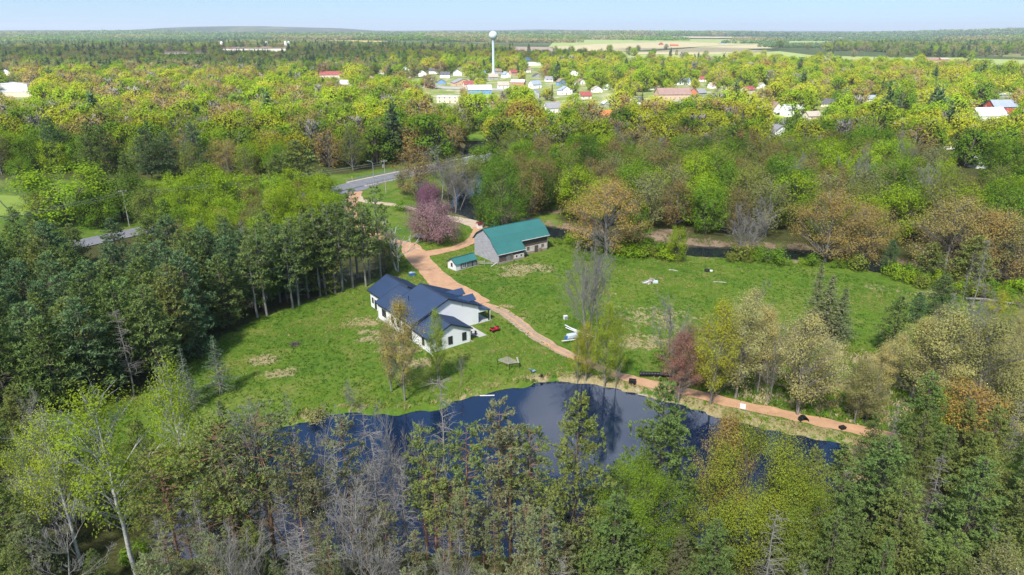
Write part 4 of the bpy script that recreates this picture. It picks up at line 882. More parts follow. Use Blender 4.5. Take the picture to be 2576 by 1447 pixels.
# ------------------------------------------------------------------ trees: prototypes
class TB:
    """collects tubes (bark) and leaf diamonds (foliage) with per-face random values"""
    def __init__(s, seed): s.r = np.random.default_rng(seed); s.tv = []; s.tq = []; s.tn = 0; s.lv = []; s.rn = []; s.cl = []
    def tube(s, P, R, sides=5):
        P = np.asarray(P, float); k = len(P); R = np.asarray(R, float)
        T = np.gradient(P, axis=0); T /= np.linalg.norm(T, axis=1)[:, None]+1e-9
        ref = np.array((.31, .95, .05)) if abs(T[0, 2]) > .7 else np.array((0, 0, 1.))
        A = np.cross(T, ref); A /= np.linalg.norm(A, axis=1)[:, None]+1e-9; B = np.cross(T, A)
        th = np.arange(sides)*2*np.pi/sides
        V = P[:, None]+R[:, None, None]*(A[:, None]*np.cos(th)[:, None]+B[:, None]*np.sin(th)[:, None])
        i = (np.arange(k-1)[:, None]*sides+np.arange(sides)).ravel(); j = (np.arange(k-1)[:, None]*sides+(np.arange(sides)+1) % sides).ravel()
        s.tv.append(V.reshape(-1, 3)); s.tq.append(np.stack([i, j, j+sides, i+sides], 1)+s.tn); s.tn += k*sides
    def branch(s, a, b, r0, r1, bow=.12, sides=4, n=4):
        a = np.asarray(a, float); b = np.asarray(b, float); L = np.linalg.norm(b-a); t = np.linspace(0, 1, n)[:, None]
        off = s.r.normal(0, bow*L*.5, 3); off[2] = -abs(off[2])*.3+bow*L*.5
        P = a+(b-a)*t+off*(4*t*(1-t))*.6
        s.tube(P, r0+(r1-r0)*t[:, 0], sides); return P
    def leaves(s, C, size, wid=.6, dirs=None, clump=None, nrm=None):
        C = np.asarray(C, float); n = len(C)
        if n == 0: return
        N = (s.r.normal(0, 1, (n, 3)) if nrm is None else np.asarray(nrm, float)+s.r.normal(0, .45, (n, 3)))
        U = np.cross(N, s.r.normal(0, 1, (n, 3))) if dirs is None else np.asarray(dirs, float)
        U /= np.linalg.norm(U, axis=1)[:, None]+1e-9
        Wv = np.cross(U, N); Wv /= np.linalg.norm(Wv, axis=1)[:, None]+1e-9
        L = size*s.r.uniform(.6, 1.4, n)[:, None]*.5
        s.lv.append(np.stack([C-U*L, C+Wv*L*wid, C+U*L, C-Wv*L*wid], 1).reshape(-1, 3))
        s.rn.append(s.r.random(n)); s.cl.append(np.full(n, s.r.random()) if clump is None else clump)
    def meshes(s, name, bark, leaf):
        t = np_mesh(name+'_trunk', np.concatenate(s.tv), np.concatenate(s.tq), (bark,), smooth=True) if s.tv else None
        c = None
        if s.lv:
            V = np.concatenate(s.lv); q = np.arange(len(V)).reshape(-1, 4)
            c = np_mesh(name+'_crown', V, q, (leaf,), {'rnd': ('FLOAT', 'FACE', np.concatenate(s.rn)), 'clump': ('FLOAT', 'FACE', np.concatenate(s.cl))})
        return t, c
    def joined(s, name, bark, leaf):
        V = np.concatenate(([np.concatenate(s.tv)] if s.tv else [])+[np.concatenate(s.lv)])
        nt_ = s.tn; ql = np.arange(len(V)-nt_).reshape(-1, 4)+nt_
        Q = np.concatenate(([np.concatenate(s.tq)] if s.tq else [])+[ql]); ntq = len(Q)-len(ql)
        z = np.zeros(ntq)
        return np_mesh(name, V, Q, (bark, leaf), {'rnd': ('FLOAT', 'FACE', np.concatenate([z]+s.rn)), 'clump': ('FLOAT', 'FACE', np.concatenate([z]+s.cl))},
                       np.concatenate([np.zeros(ntq), np.ones(len(ql))]))

def decid(seed, h=16., r=5., cb=.25, nc=60, nl=60, ls=.4, cr=.2, up=.5, stems=1, tr=.02, twig=True, prof='round', sides=5, topbias=1.0, shell=.35, twigs=0):
    T = TB(seed); R = T.r
    tops = []
    for k in range(stems):
        a = R.uniform(0, 6.28); sp = (0 if stems == 1 else R.uniform(.12, .3))*r
        hh = h*(.86 if k == 0 else R.uniform(.6, .85))
        z = np.linspace(0, 1, 7)
        X = np.cos(a)*sp*z**1.3*1.5+np.cumsum(R.normal(0, .012*h*.5, 7)); Y = np.sin(a)*sp*z**1.3*1.5+np.cumsum(R.normal(0, .012*h*.5, 7))
        X -= X[0]; Y -= Y[0]
        P = np.column_stack([X+(np.cos(a)*.25*(stems > 1)), Y+np.sin(a)*.25*(stems > 1), z*hh-.3*(z == 0)])
        T.tube(P, tr*h/math.sqrt(stems)*(1.02-z)**.8+.02, sides); tops.append(P)
    az0 = R.uniform(0, 6.28, 4)
    for k in range(nc):
        t = R.beta(1.5*topbias, 1.25); az = R.uniform(0, 6.28)
        if prof == 'round': pr = math.sin(math.pi*min(1, (.10+.86*t)))**.62
        elif prof == 'vase': pr = (t**.7)*(1-.55*max(0, t-.72)/.28)
        elif prof == 'oval': pr = math.sin(math.pi*(.08+.9*t))**.8*.85
        else: pr = (1-t)**.8+.12
        lob = 1+.22*math.sin(2*az+az0[0])+.16*math.sin(3*az+az0[1]+4*t)
        rad = r*pr*lob*math.sqrt(R.uniform(shell, 1))
        c = np.array((rad*math.cos(az), rad*math.sin(az), h*(cb+(1-cb)*t*.97)))
        P = min(tops, key=lambda q: np.hypot(*(q[4, :2]-c[:2]))) if stems > 1 else tops[0]
        za = max(h*cb*.55, c[2]-rad*R.uniform(.5, 1.1)-.06*h); za = min(za, P[-1, 2]*.97)
        base = np.array([np.interp(za, P[:, 2], P[:, i]) for i in range(3)])
        c[:2] += base[:2]*.5
        B = T.branch(base, c, tr*h*.28*max(.25, 1-za/h), .02+.0012*h, .1, 3)
        o = np.array((math.cos(az)*rad/r, math.sin(az)*rad/r, up)); o /= np.linalg.norm(o)
        n = int(nl*R.uniform(.55, 1.45)); q = R.normal(0, 1, (n, 3))*np.array((1, 1, .8))
        q = q*np.minimum(1, 1.6/np.linalg.norm(q, axis=1))[:, None]*cr*r*R.uniform(.7, 1.25)
        q += o*(q@o)[:, None]*.5*up
        for _ in range(twigs): T.branch(B[2], c+R.normal(0, cr*r*.9, 3)+o*cr*r*.6, .022, .008, .1, 3, 3)
        T.leaves(c+q, ls, .62, nrm=q/(np.linalg.norm(q, axis=1)[:, None]+1e-6)*.9+o*.5+np.array((0, 0, .55)))
    return T
def pine(seed, h=20., r=4.5, cb=.2, nw=17, nb=6, nt=9, ls=.6, shape='white', dead=0, tr=.013, wid=.28, per=5, droop=0.):
    T = TB(seed); R = T.r
    z = np.linspace(0, 1, 8); X = np.cumsum(R.normal(0, .003*h, 8)); Y = np.cumsum(R.normal(0, .003*h, 8)); X -= X[0]; Y -= Y[0]
    P = np.column_stack([X, Y, z*h*.985-.3*(z == 0)]); T.tube(P, tr*h*(1.03-z)**.85+.015, 6)
    at = lambda zz: np.array([np.interp(zz, P[:, 2], P[:, i]) for i in range(3)])
    for k in range(dead):
        zz = h*R.uniform(.12, cb+.12); a = R.uniform(0, 6.28); L = r*R.uniform(.25, .75); b0 = at(zz)
        e = b0+np.array((math.cos(a)*L, math.sin(a)*L, R.uniform(-.2, .3)*L)); B = T.branch(b0, e, .035, .01, .12, 3)
        for _ in range(2): T.branch(B[R.integers(1, 3)], B[2]+R.normal(0, .22*L, 3), .015, .006, .1, 3, 3)
    for k in range(nw):
        t = (k+R.uniform(-.3, .3))/nw; t = min(max(t, 0), .985); zz = h*(cb+(1-cb)*t)
        if shape == 'white': L0 = r*min(1, (1-t)**.75*1.15+.06)*(.75+.25*math.sin(min(1, t*3)*1.57))
        elif shape == 'spruce': L0 = r*((1-t)**.95+.03)
        else: L0 = r*math.sin(math.pi*(.14+.80*t))**.8
        for j in range(nb):
            if R.random() < .12: continue
            a = R.uniform(0, 6.28); L = L0*R.uniform(.6, 1.2); b0 = at(zz)
            rise = R.uniform(.0, .35) if shape != 'spruce' else R.uniform(-.35, .05)
            e = b0+np.array((math.cos(a)*L, math.sin(a)*L, L*(rise-droop)))
            B = T.branch(b0, e, .012*L+.02, .012, .06, 3)
            n = max(3, int(nt*(L/r)**.8)); s_ = R.uniform(.35 if shape != 'spruce' else .15, 1.05, n)
            C = b0+(e-b0)*s_[:, None]; side = np.array((-math.sin(a), math.cos(a), 0))
            C += side*(R.normal(0, .16, n)*L*(1.1-s_*.5))[:, None]; C[:, 2] += R.normal(.06*L, .05*L+.05, n)
            cc = R.random()
            for _ in range(per):
                d = (e-b0)/L*.8+R.normal(0, .55, (n, 3)); d[:, 2] += .35 if shape != 'spruce' else -.1
                d /= np.linalg.norm(d, axis=1)[:, None]
                T.leaves(C+d*ls*.42, ls, wid, d, np.clip(np.full(n, cc)+R.normal(0, .12, n), 0, 1), np.array((0, 0, 1.))+(C-b0)/(L+1e-6)*.5)
    top = at(h*.97); d = R.normal(0, .5, (10, 3)); d[:, 2] = 1; T.leaves(top+d*.15, ls, wid, d)
    return T
def bare(seed, h=14., r=4., stems=1, lv=3, nch=6, tr=.014, tw=.012, upd=.8, leafn=0, ls=.25):
    T = TB(seed); R = T.r
    def grow(p, d, L, rad, lev):
        n = 4; P = [p]; dd = d
        for i in range(n):
            dd = dd+R.normal(0, .13, 3)+np.array((0, 0, .05*upd)); dd /= np.linalg.norm(dd); P.append(P[-1]+dd*L/n)
        P = np.array(P); T.tube(P, np.maximum(tw, rad*(1-np.linspace(0, .8, n+1))), 5 if lev == 0 else 3)
        if lev >= lv:
            if leafn: T.leaves(P[-1]+R.normal(0, .3, (leafn, 3)), ls)
            return
        for k in range(nch+(3 if lev == 0 else 0)):
            s_ = R.uniform(.3 if lev == 0 else .15, 1.0); i = min(int(s_*n), n-1); q = P[i]+(P[i+1]-P[i])*(s_*n-i)
            a = R.normal(0, 1, 3); a -= dd*(a@dd); a /= np.linalg.norm(a)
            ang = R.uniform(.5, 1.05); nd = dd*math.cos(ang)+a*math.sin(ang)+np.array((0, 0, .25*upd)); nd /= np.linalg.norm(nd)
            grow(q, nd, L*R.uniform(.32, .6)*(1.15-s_*.5), rad*.42*(1.1-s_*.5), lev+1)
    for k in range(stems):
        a = R.uniform(0, 6.28); sp = 0 if stems == 1 else R.uniform(.1, .3)
        d = np.array((math.cos(a)*sp, math.sin(a)*sp, 1.)); d /= np.linalg.norm(d)
        grow(np.array((math.cos(a)*.3*(stems > 1), math.sin(a)*.3*(stems > 1), -.2)), d, h*R.uniform(.75, .95), tr*h/stems**.4, 0)
    return T
def snag(seed, h=18., r=2.5, n=40, tr=.008):
    T = TB(seed); R = T.r; z = np.linspace(0, 1, 8); X = np.cumsum(R.normal(0, .006*h, 8)); Y = np.cumsum(R.normal(0, .006*h, 8))
    P = np.column_stack([X-X[0], Y-Y[0], z*h-.3*(z == 0)]); T.tube(P, tr*h*(1.04-z)+.01, 6)
    for k in range(n):
        t = R.uniform(.22, .98); b0 = np.array([np.interp(h*t, P[:, 2], P[:, i]) for i in range(3)]); a = R.uniform(0, 6.28); L = r*R.uniform(.4, 1.1)*(1.15-t*.75)
        e = b0+np.array((math.cos(a)*L, math.sin(a)*L, L*R.uniform(-.25, .45))); B = T.branch(b0, e, .04, .012, .2, 3, 5)
        for _ in range(4): q = B[R.integers(1, 4)]; T.branch(q, q+R.normal(0, .28*L, 3)+(e-b0)*.25, .018, .007, .15, 3, 3)
    return T
PROTO = {}
def reg(kind, T, bark, leaf='leaf', h=1.0):
    PROTO.setdefault(kind, []).append((*T.meshes(kind, bark, leaf), h))
for s in range(4): reg('white_pine', pine(10+s, 20, 5.2, .06+.03*s, 23, 8, 13, .68, 'white', 12, per=5), 'bark', 'needle', 20)
for s in range(2): reg('tall_pine', pine(20+s, 22, 4.4, .36, 14, 7, 11, .62, 'white', 26, per=5), 'bark_grey', 'needle', 22)
for s in range(3): reg('near_pine', pine(30+s, 20, 4.6, .10, 25, 8, 19, .40, 'white', 16, per=9, wid=.24), 'bark', 'needle', 20)
for s in range(3): reg('red_pine', pine(40+s, 20, 4.4, .46, 15, 8, 15, .34, 'round', 60, per=8, tr=.010, wid=.24), 'bark_pine', 'needle', 20)
for s in range(2): reg('thin_pine', pine(45+s, 18, 2.5, .36, 16, 6, 12, .38, 'round', 60, per=6, tr=.009, wid=.24), 'bark_pine', 'needle', 18)
for s in range(2): reg('spruce', pine(50+s, 18, 3.6, .06, 30, 9, 12, .42, 'spruce', 6, per=4, wid=.3), 'bark', 'needle', 18)
reg('larch', pine(60, 9, 2.4, .08, 22, 8, 9, .26, 'spruce', 4, per=3, wid=.25, droop=-.2), 'bark_grey', 'leaf', 9)
for s in range(3): reg('birch', decid(70+s, 22, 4.6, .34, 70, 120, .21, .17, 1.0, 1, .0105, prof='oval', shell=.1, twigs=4), 'bark_white', 'leaf', 22)
for s in range(2): reg('near_maple', decid(80+s, 16, 5.4, .12, 120, 430, .125, .165, .6, 2, .012, prof='round', shell=.3, twigs=2), 'bark', 'leaf', 16)
for s in range(4): reg('maple', decid(90+s, 16, 6.0, .10, 85, 75, .42, .17, .9, 1+s % 2, .016, prof='round', shell=.45), 'bark', 'leaf', 16)
for s in range(3): reg('oak', decid(100+s, 16, 6.6, .13, 120, 130, .215, .135, .4, 1, .018, prof='round', shell=.25, twigs=2), 'bark_grey', 'leaf', 16)
for s in range(3): reg('ash', decid(110+s, 17, 5.2, .15, 80, 62, .38, .18, 1.1, 1+s % 2, .014, prof='round', shell=.3, twigs=2), 'bark_grey', 'leaf', 17)
for s in range(3): reg('poplar', decid(120+s, 16, 4.4, .18, 100, 150, .17, .15, .8, 1+s % 2, .012, prof='oval', shell=.1, twigs=3), 'bark_grey', 'leaf', 16)
reg('big_maple', decid(135, 20, 8.6, .06, 170, 120, .30, .14, .5, 1, .016, prof='round', shell=.5), 'bark', 'leaf', 20)
reg('crabapple', decid(130, 9, 7.6, .10, 130, 140, .28, .15, .3, 3, .03, prof='round', shell=.3, twigs=3), 'blossom_bark', 'leaf', 9)
for s in range(3): reg('bare_tree', bare(140+s, 14, 4, 1+2*(s % 2), 3, 7, .013, .014, 1.2), 'bark_grey', h=14)
for s in range(3): reg('snag', snag(150+s, 18, 3.0, 90), 'bark_dead', h=18)
for s in range(2): reg('dead_tree', bare(160+s, 12, 4, 2, 2, 5, .02, .045, 1.4), 'bark_white', h=12)
for s in range(3): reg('shrub', decid(170+s, 2.4, 1.6, .05, 22, 46, .24, .28, .3, 3, .02, shell=.2), 'bark', 'leaf', 2.4)
NAMES = dict(white_pine='white_pine_tree', tall_pine='white_pine_tree', near_pine='pine_tree', red_pine='red_pine_tree', thin_pine='pine_tree', spruce='spruce_tree', larch='larch_tree', birch='birch_tree',
             near_maple='maple_tree', big_maple='maple_tree', maple='maple_tree', oak='oak_tree', ash='ash_tree', poplar='poplar_tree', crabapple='crabapple_tree', bare_tree='bare_tree', snag='dead_tree', dead_tree='dead_tree', shrub='shrub')
RG = random.Random(42)
TINT = dict(lime=(.235, .335, .025), green=(.135, .230, .026), olive=(.185, .210, .042), brown=(.235, .180, .062), tan=(.330, .250, .080), pale=(.410, .380, .140), yellow=(.350, .370, .036),
            pine=(.155, .220, .064), bluepine=(.128, .200, .084), olivepine=(.200, .245, .070), greypine=(.205, .225, .108), red=(.300, .165, .110), orange=(.310, .215, .055), mauve=(.265, .172, .188),
            purple=(.270, .125, .200), larch=(.100, .165, .070), deep=(.080, .135, .022), birch=(.250, .320, .030), grey=(.14, .13, .10), dryolive=(.250, .245, .095))
PLACED = []
def tint_of(t, j=.12):
    c = TINT[t] if isinstance(t, str) else t
    k = 1+RG.uniform(-j, j); return (c[0]*k*(1+RG.uniform(-j, j)*.6), c[1]*k, c[2]*k*(1+RG.uniform(-j, j)*.6))
def tree(kind, x, y, h, tint, label, group=None, rs=1.0, var=None, rz=None, z=None, cat='tree'):
    P = PROTO[kind]; tm, cm, h0 = P[RG.randrange(len(P)) if var is None else var % len(P)]
    s = h/h0; e = empty(NAMES[kind], (x, y, (hz1(x, y) if z is None else z)-.05), RG.uniform(0, 6.28) if rz is None else rz, label, cat if kind != 'shrub' else 'shrub', group)
    e.scale = (s*rs, s*rs, s)
    if tm: link('trunk', tm, e)
    if cm: o = link('crown', cm, e); o['tint'] = tint_of(tint)
    PLACED.append((x, y, h)); return e
def T_(kind, u, vb, vt, tint, label, group=None, rs=1.0, var=None):
    x, y = gd(u, vb); h = height_for(x, y, vt)
    return tree(kind, x, y, h, tint, label, group, rs, var)

# --- single trees the photograph shows
for a in (
 ('birch', 345,1452,962,'birch','tall white-trunked birch with fresh lime leaves, lowest limb reaching over the pond',None,1.0,0),
 ('birch', 205,1420,1022,'birch','slender white birch at the wooded edge left of the pond, lime leaves',None,.85,1),
 ('birch', 505,1400,915,'birch','upright pale birch with forked leafless tip before the pine stand',None,.75,2),
 ('birch', 120,1380,1090,'birch','small lime birch sapling leaning out at the wood edge',None,.8,1),
 ('red_pine', 462,1455,1130,'olivepine','olive-crowned red pine with bent orange trunk beside the birch',None,1.1,0),
 ('red_pine', 610,1440,1060,'olivepine','broad flat-topped red pine over the dark pond arm',None,1.25,1),
 ('red_pine', 700,1432,1038,'greypine','tall red pine with grey-green crown and bright orange trunk',None,1.15,2),
 ('red_pine', 775,1440,1120,'greypine','thin red pine with sparse brownish crown above the pond',None,.8,0),
 ('red_pine', 545,1420,1120,'olivepine','red pine leaning over the pond with ragged olive crown',None,1.0,2),
 ('red_pine', 810,1430,1170,'greypine','small red pine with thinning brown needles by the pond',None,.7,1),
 ('spruce', 552,1290,1015,'olivepine','dark olive conical spruce at the pond edge behind red pines',None,.8,0),
 ('snag', 868,1440,1105,'grey','stark grey dead tree with curved leader and long bare limbs',None,1.2,0),
 ('snag', 965,1430,1075,'grey','dead grey pine bristling with fine upswept twigs',None,1.1,1),
 ('snag', 1030,1445,1150,'grey','low dead tree with white bark standing before the pond',None,1.0,2),
 ('snag', 1128,1395,940,'grey','tall dead pine with forked brown top rising against the lawn',None,.9,1),
 ('snag', 1225,1390,1140,'grey','broken-topped dead trunk with one side limb in the pond woods',None,.8,2),
 ('snag', 940,1370,990,'grey','slim brown dead trunk standing in the pond shallows',None,.7,0),
 ('thin_pine', 1075,1400,1070,'olivepine','narrow pine with green tufts along one side of its trunk',None,1.1,0),
 ('thin_pine', 1180,1395,1055,'olivepine','narrow pine with rounded green crown standing over open water',None,1.1,1),
 ('thin_pine', 1255,1400,1000,'greypine','tall spindly pine with a lone green tuft above thinning needles',None,.9,0),
 ('thin_pine', 1285,1410,1060,'greypine','brown-needled dying pine standing over open water',None,1.2,1),
 ('thin_pine', 1328,1415,1065,'olivepine','small-crowned pine with grey-green top over bright water',None,1.0,1),
 ('thin_pine', 1100,1420,1160,'olivepine','short tufted pine among the dead grey trees',None,1.2,0),
 ('near_pine', 1437,1440,982,'olivepine','large full green pine rising over the bright pond water',None,.85,0),
 ('near_pine', 1642,1385,958,'pine','broad dark green pine overlapping the pond and dirt track',None,1.0,1),
 ('near_pine', 1545,1350,1130,'pine','dark low pine boughs over the water between two big pines',None,1.2,2),
 ('near_maple', 1590,1440,1155,(.190, .270, .030),'compact bright lime maple below the large pines',None,.8,0),
 ('near_maple', 1868,1415,1072,(.215, .255, .032),'big yellow-green maple spreading over the right arm of the pond',None,1.0,1),
 ('poplar', 1795,1380,1038,'tan','small tan budding poplar poking up beside the yellow-green maple',None,.6,0),
 ('near_maple', 1960,1440,1190,(.195, .245, .032),'lime maple on the flank of the big yellow-green maple',None,.8,0),
 ('near_pine', 2170,1420,1098,'pine','massive dark pine with open branches hiding the pond corner',None,1.35,2),
 ('near_pine', 1960,1460,1225,'olivepine','bushy olive pine in front of the yellow-green maple',None,1.3,0),
 ('near_pine', 2262,1460,1290,'olivepine','pointed young pine below the massive dark pine',None,.9,1),
 ('near_pine', 2400,1440,1150,'pine','full green pine in the dense stand past the track end',None,1.2,0),
 ('near_pine', 2500,1450,1205,'olivepine','olive pine filling the lower wood past the track end',None,1.2,1),
 ('near_pine', 2565,1400,1120,'pine','tall dark pine at the wooded margin past the track end',None,1.1,2),
 ('near_pine', 2350,1480,1340,'pine','small green pine low in the conifer stand',None,1.1,1),
 ('near_pine', 1700,1470,1330,'greypine','grey-green thin pine with bare top below the maple',None,.9,0),
 ('near_pine', 1640,1490,1385,'olivepine','short bushy pine below the lime maple',None,1.3,2),
 ('near_pine', 1455,1480,1345,'olivepine','young pine beneath the large full pine',None,1.1,1),
 ('snag', 2455,1470,1310,'grey','fan-shaped grey dead pine among the green conifers',None,1.2,0),
 ('snag', 1600,1440,1200,'grey','grey leafless tree tangled between pine and maple',None,1.2,2),
 ('near_pine', 655,1480,1310,'olivepine','bushy young pine under the tall red pines',None,1.1,1),
 ('near_pine', 255,1490,1380,'pine','small round-topped pine at the foot of the birch',None,1.1,2),
 ('near_pine', 60,1450,1215,'olivepine','ragged olive pine in the thicket beside the birches',None,1.2,0),
 ('near_pine', 110,1480,1290,'greypine','grey-green pine with drooping boughs in the thicket',None,1.2,1),
 ('near_pine', 20,1480,1330,'olivepine','broad low pine at the margin of the birch thicket',None,1.2,2),
 ('spruce', 622,1412,1000,'olivepine','dark spruce overlapping the left pond arm',None,.8,1),
 ('bare_tree', 742,1405,1005,'grey','tall leafless grey tree against the lawn over the left pond arm',None,.75,0),
 ('bare_tree', 835,1400,1032,'grey','fine-twigged leafless tree over the open left water',None,.75,2),
 ('thin_pine', 892,1398,1045,'greypine','thin pine with patchy needles beside the leafless pond trees',None,1.0,0),
 ('bare_tree', 1003,1400,1078,'grey','leafless tree between the slim pines over open water',None,.7,1),
 ('snag', 690,1400,1012,'grey','bleached dead spire before the left lawn',None,.8,2),
 ('bare_tree', 655,1068,1000,'grey','grey brush on the far left pond bank',None,1.0,0),
 ('bare_tree', 725,1062,985,'grey','tall grey brush on the far left pond bank',None,1.0,2),
 ('bare_tree', 880,1030,962,'grey','thin leafless bush where lawn meets the left water',None,.9,1),
 ('shrub', 800,1052,1025,'dryolive','dry olive bush on the left pond bank',None,1.3,0),
 # lawn edge and yard
 ('larch', 558,993,848,'larch','feathery pale green larch on the lawn before the pine stand',None,1.1,0),
 ('larch', 478,1008,868,'larch','slim pale green larch beside the feathery lawn larch',None,.8,0),
 ('larch', 490,1030,930,'larch','short bushy larch at the shaded lawn edge',None,1.2,0),
 ('white_pine', 503,902,728,'bluepine','lone pine with short bare trunk standing out from the pine stand',None,.95,0),
 ('dead_tree', 1000,683,562,'grey','bleached white dead tree with forked limbs behind the house',None,1.35,0),
 ('crabapple', 1092,608,508,'mauve','wide pink blossoming crabapple in the gravel loop',None,.72,0),
 ('crabapple', 1078,535,462,'purple','narrow purple blossoming tree near the river',None,.45,0),
 ('big_maple', 1264,582,393,(.10, .18, .022),'huge round green maple standing behind the barn',None,.85,0),
 ('maple', 1230,566,470,'deep','smaller dark green tree tucked beside the huge maple',None,1.0,1),
 ('shrub', 1014,531,508,'green','round dark green bush on the grass by the gravel lane',None,1.2,0),
 ('bare_tree', 1478,872,612,'grey','tall grey leafless tree with many stems in the meadow',None,.85,1),
 ('bare_tree', 1462,862,640,'grey','grey leafless companion beside the many-stemmed tree',None,.75,0),
 ('bare_tree', 1495,868,655,'grey','fine-twigged leafless tree leaning from the grey clump',None,.7,2),
 ('poplar', 1452,958,820,'yellow','thin yellow-green poplar at the pond head',None,.6,0),
 ('poplar', 1475,955,800,'yellow','slender leafing poplar rooted on the pond bank',None,.6,1),
 ('poplar', 1520,968,752,'birch','light green drooping poplar between track and pond',None,.65,2),
 ('poplar', 1548,970,790,'birch','pale poplar with white stem at the pond head',None,.45,0),
 ('poplar', 1018,1008,748,(.36, .30, .09),'thin tan budding tree in front of the house windows',None,.68,0),
 ('poplar', 985,985,800,'dryolive','sparse twiggy sapling before the left house wall',None,.5,1),
 ('poplar', 1102,965,778,'birch','light green sapling in front of the small house gable',None,.6,2),
 ('bare_tree', 1155,975,905,'grey','small leafless shrub at the pond edge lawn',None,.7,0),
 # along the track
 ('poplar', 1706,1008,826,'red','red budding maple beside the dirt track',None,1.0,0),
 ('bare_tree', 1708,1006,745,'grey','tall leafless tree rising behind the red maple',None,.8,0),
 ('poplar', 1782,1018,752,'yellow','bright yellow-green tree beside the red maple',None,.85,1),
 ('poplar', 1850,1000,742,'pale','pale yellow leafing poplar with open crown on the track side',None,1.05,2),
 ('poplar', 1905,985,770,'pale','second open pale poplar behind the track',None,.9,0),
 ('bare_tree', 1932,1015,842,'grey','dark straight trunk with bare crown beside the track',None,.5,1),
 ('poplar', 2010,1042,782,'pale','tall pale poplar with leaning dark trunk above the black cover',None,1.1,1),
 ('poplar', 2068,1000,862,'pale','pale leafing poplar overhanging the green meadow',None,.9,2),
 ('poplar', 2148,1062,905,'dryolive','grey-green multi-stemmed alder at the track edge',None,1.1,0),
 ('poplar', 2180,1064,935,'dryolive','short bushy alder at the track edge',None,1.2,1),
 ('poplar', 2345,1050,782,'pale','large pale cream leafing poplar beside the meadow pine',None,1.35,2),
 ('poplar', 2290,1010,800,'pale','cream leafing poplar crown touching the meadow pine',None,1.0,0),
 ('poplar', 2455,1090,800,'dryolive','tall brownish budding poplar in the open wood',None,1.2,1),
 ('poplar', 2540,1060,830,'pale','pale budding poplar at the edge of the open wood',None,1.2,2),
 ('ash', 2335,1120,985,'yellow','yellow-green leafing ash at the track end',None,1.1,0),
 ('ash', 2420,1150,968,'orange','orange-leafed young tree at the track end',None,1.15,1),
 ('poplar', 2520,1140,930,'pale','pale poplar behind the orange-leafed tree',None,1.1,0),
 ('spruce', 2042,832,658,'greypine','dark narrow spruce, slimmest of the meadow trio',None,1.0,0),
 ('spruce', 2070,845,690,'greypine','dark conical spruce in the middle of the meadow trio',None,1.5,1),
 ('spruce', 2108,850,722,'greypine','lowest dark spruce of the meadow trio with exposed trunk',None,1.5,0),
 ('white_pine', 2240,893,742,'pine','dark layered pine alone on the meadow',None,1.1,1),
 ('white_pine', 2355,800,690,'bluepine','bluish pine at the far meadow corner',None,1.2,2),
 ('white_pine', 2300,815,735,'bluepine','small bluish pine beside the far meadow pine',None,1.2,3),
 ('snag', 2418,770,635,'grey','straight silver dead trunk at the meadow corner',None,.6,0),
 ('snag', 2442,775,600,'grey','silver dead tree with fine drooping side branches',None,1.0,1),
 ('white_pine', 2230,690,600,'bluepine','dark small spruce-like pine by the river bend',None,.9,1),
 # river bank
 ('oak', 1525,640,455,'tan','wide orange-tan budding oak beside the barn meadow',None,1.45,0),
 ('maple', 1590,630,500,'green','green maple pressed against the orange-tan oak',None,.8,1),
 ('maple', 1700,655,570,'lime','small light green tree on the meadow edge by the river',None,.8,2),
 ('bare_tree', 1888,640,500,'grey','dense grey leafless tree on the river bank',None,1.35,1),
 ('bare_tree', 1858,642,545,'grey','lower grey leafless tree on the river bank',None,1.3,2),
 ('oak', 2075,655,470,'tan','tan budding oak with dark trunk on the river bank',None,1.25,1),
 ('oak', 2165,650,490,'tan','broad tan oak with crooked limbs over the river',None,1.2,2),
 ('oak', 2380,680,470,'tan','tall golden budding oak near the river bend',None,1.25,0),
 ('oak', 2480,690,500,'tan','golden oak crown beside the tall golden oak',None,1.2,1),
 ('oak', 2560,700,520,'dryolive','dull gold oak at the wooded river margin',None,1.2,2),
 ('white_pine', 2430,720,590,'olivepine','dark olive pine under the golden oaks',None,1.5,0),
 ('white_pine', 2330,700,600,'olivepine','olive pine beneath the golden river oaks',None,1.5,3),
 ('ash', 1050,505,370,'brown','brownish budding ash beside the bridge',None,1.3,0),
 ('bare_tree', 1110,520,380,'grey','grey leafless tree in front of the bridge',None,1.2,0),
 ('bare_tree', 1145,525,400,'grey','fine-twigged leafless tree between bridge and river',None,1.2,2),
 ('ash', 1020,490,425,'dryolive','low olive tree near the bridge end',None,1.2,1),
 ('ash', 1090,530,455,'dryolive','olive riverside tree behind the purple blossom',None,1.1,2),
 ('bare_tree', 1060,515,440,'grey','grey brushy tree by the bridge railing',None,1.2,1),
 ('ash', 1128,500,395,'dryolive','dull olive tree leaning over the river by the bridge',None,1.1,0),
 ('ash', 1158,470,370,'olive','olive tree at the river foot of the bridge',None,1.1,2),
 ('maple', 1222,455,352,'green','green tree on the river bank beyond the huge maple',None,1.0,2),
 ('ash', 1172,482,388,'dryolive','leaning olive tree hiding the river below the bridge',None,1.2,1),
 ('ash', 1196,474,378,'olive','olive tree between the bridge and the huge maple',None,1.1,0),
 ('bare_tree', 1150,518,405,'grey','grey twiggy tree on the near river bank',None,1.4,1),
 ('bare_tree', 1175,480,400,'grey','leafless grey tree standing by the river under the bridge',None,1.3,0),
 # left of the road
 ('white_pine', 148,430,292,'bluepine','tall dark spire pine beyond the roadside lawn',None,1.0,0),
 ('white_pine', 240,440,305,'pine','dark pine with open layered crown beyond the lawn',None,1.0,1),
 ('white_pine', 275,440,312,'pine','dark pine close beside the open layered pine',None,1.0,2),
 ('white_pine', 385,455,318,'bluepine','broad blue-green pine behind the roadside maples',None,1.2,3),
 ('white_pine', 430,450,330,'bluepine','blue-green pine next to the broad pine',None,1.1,1),
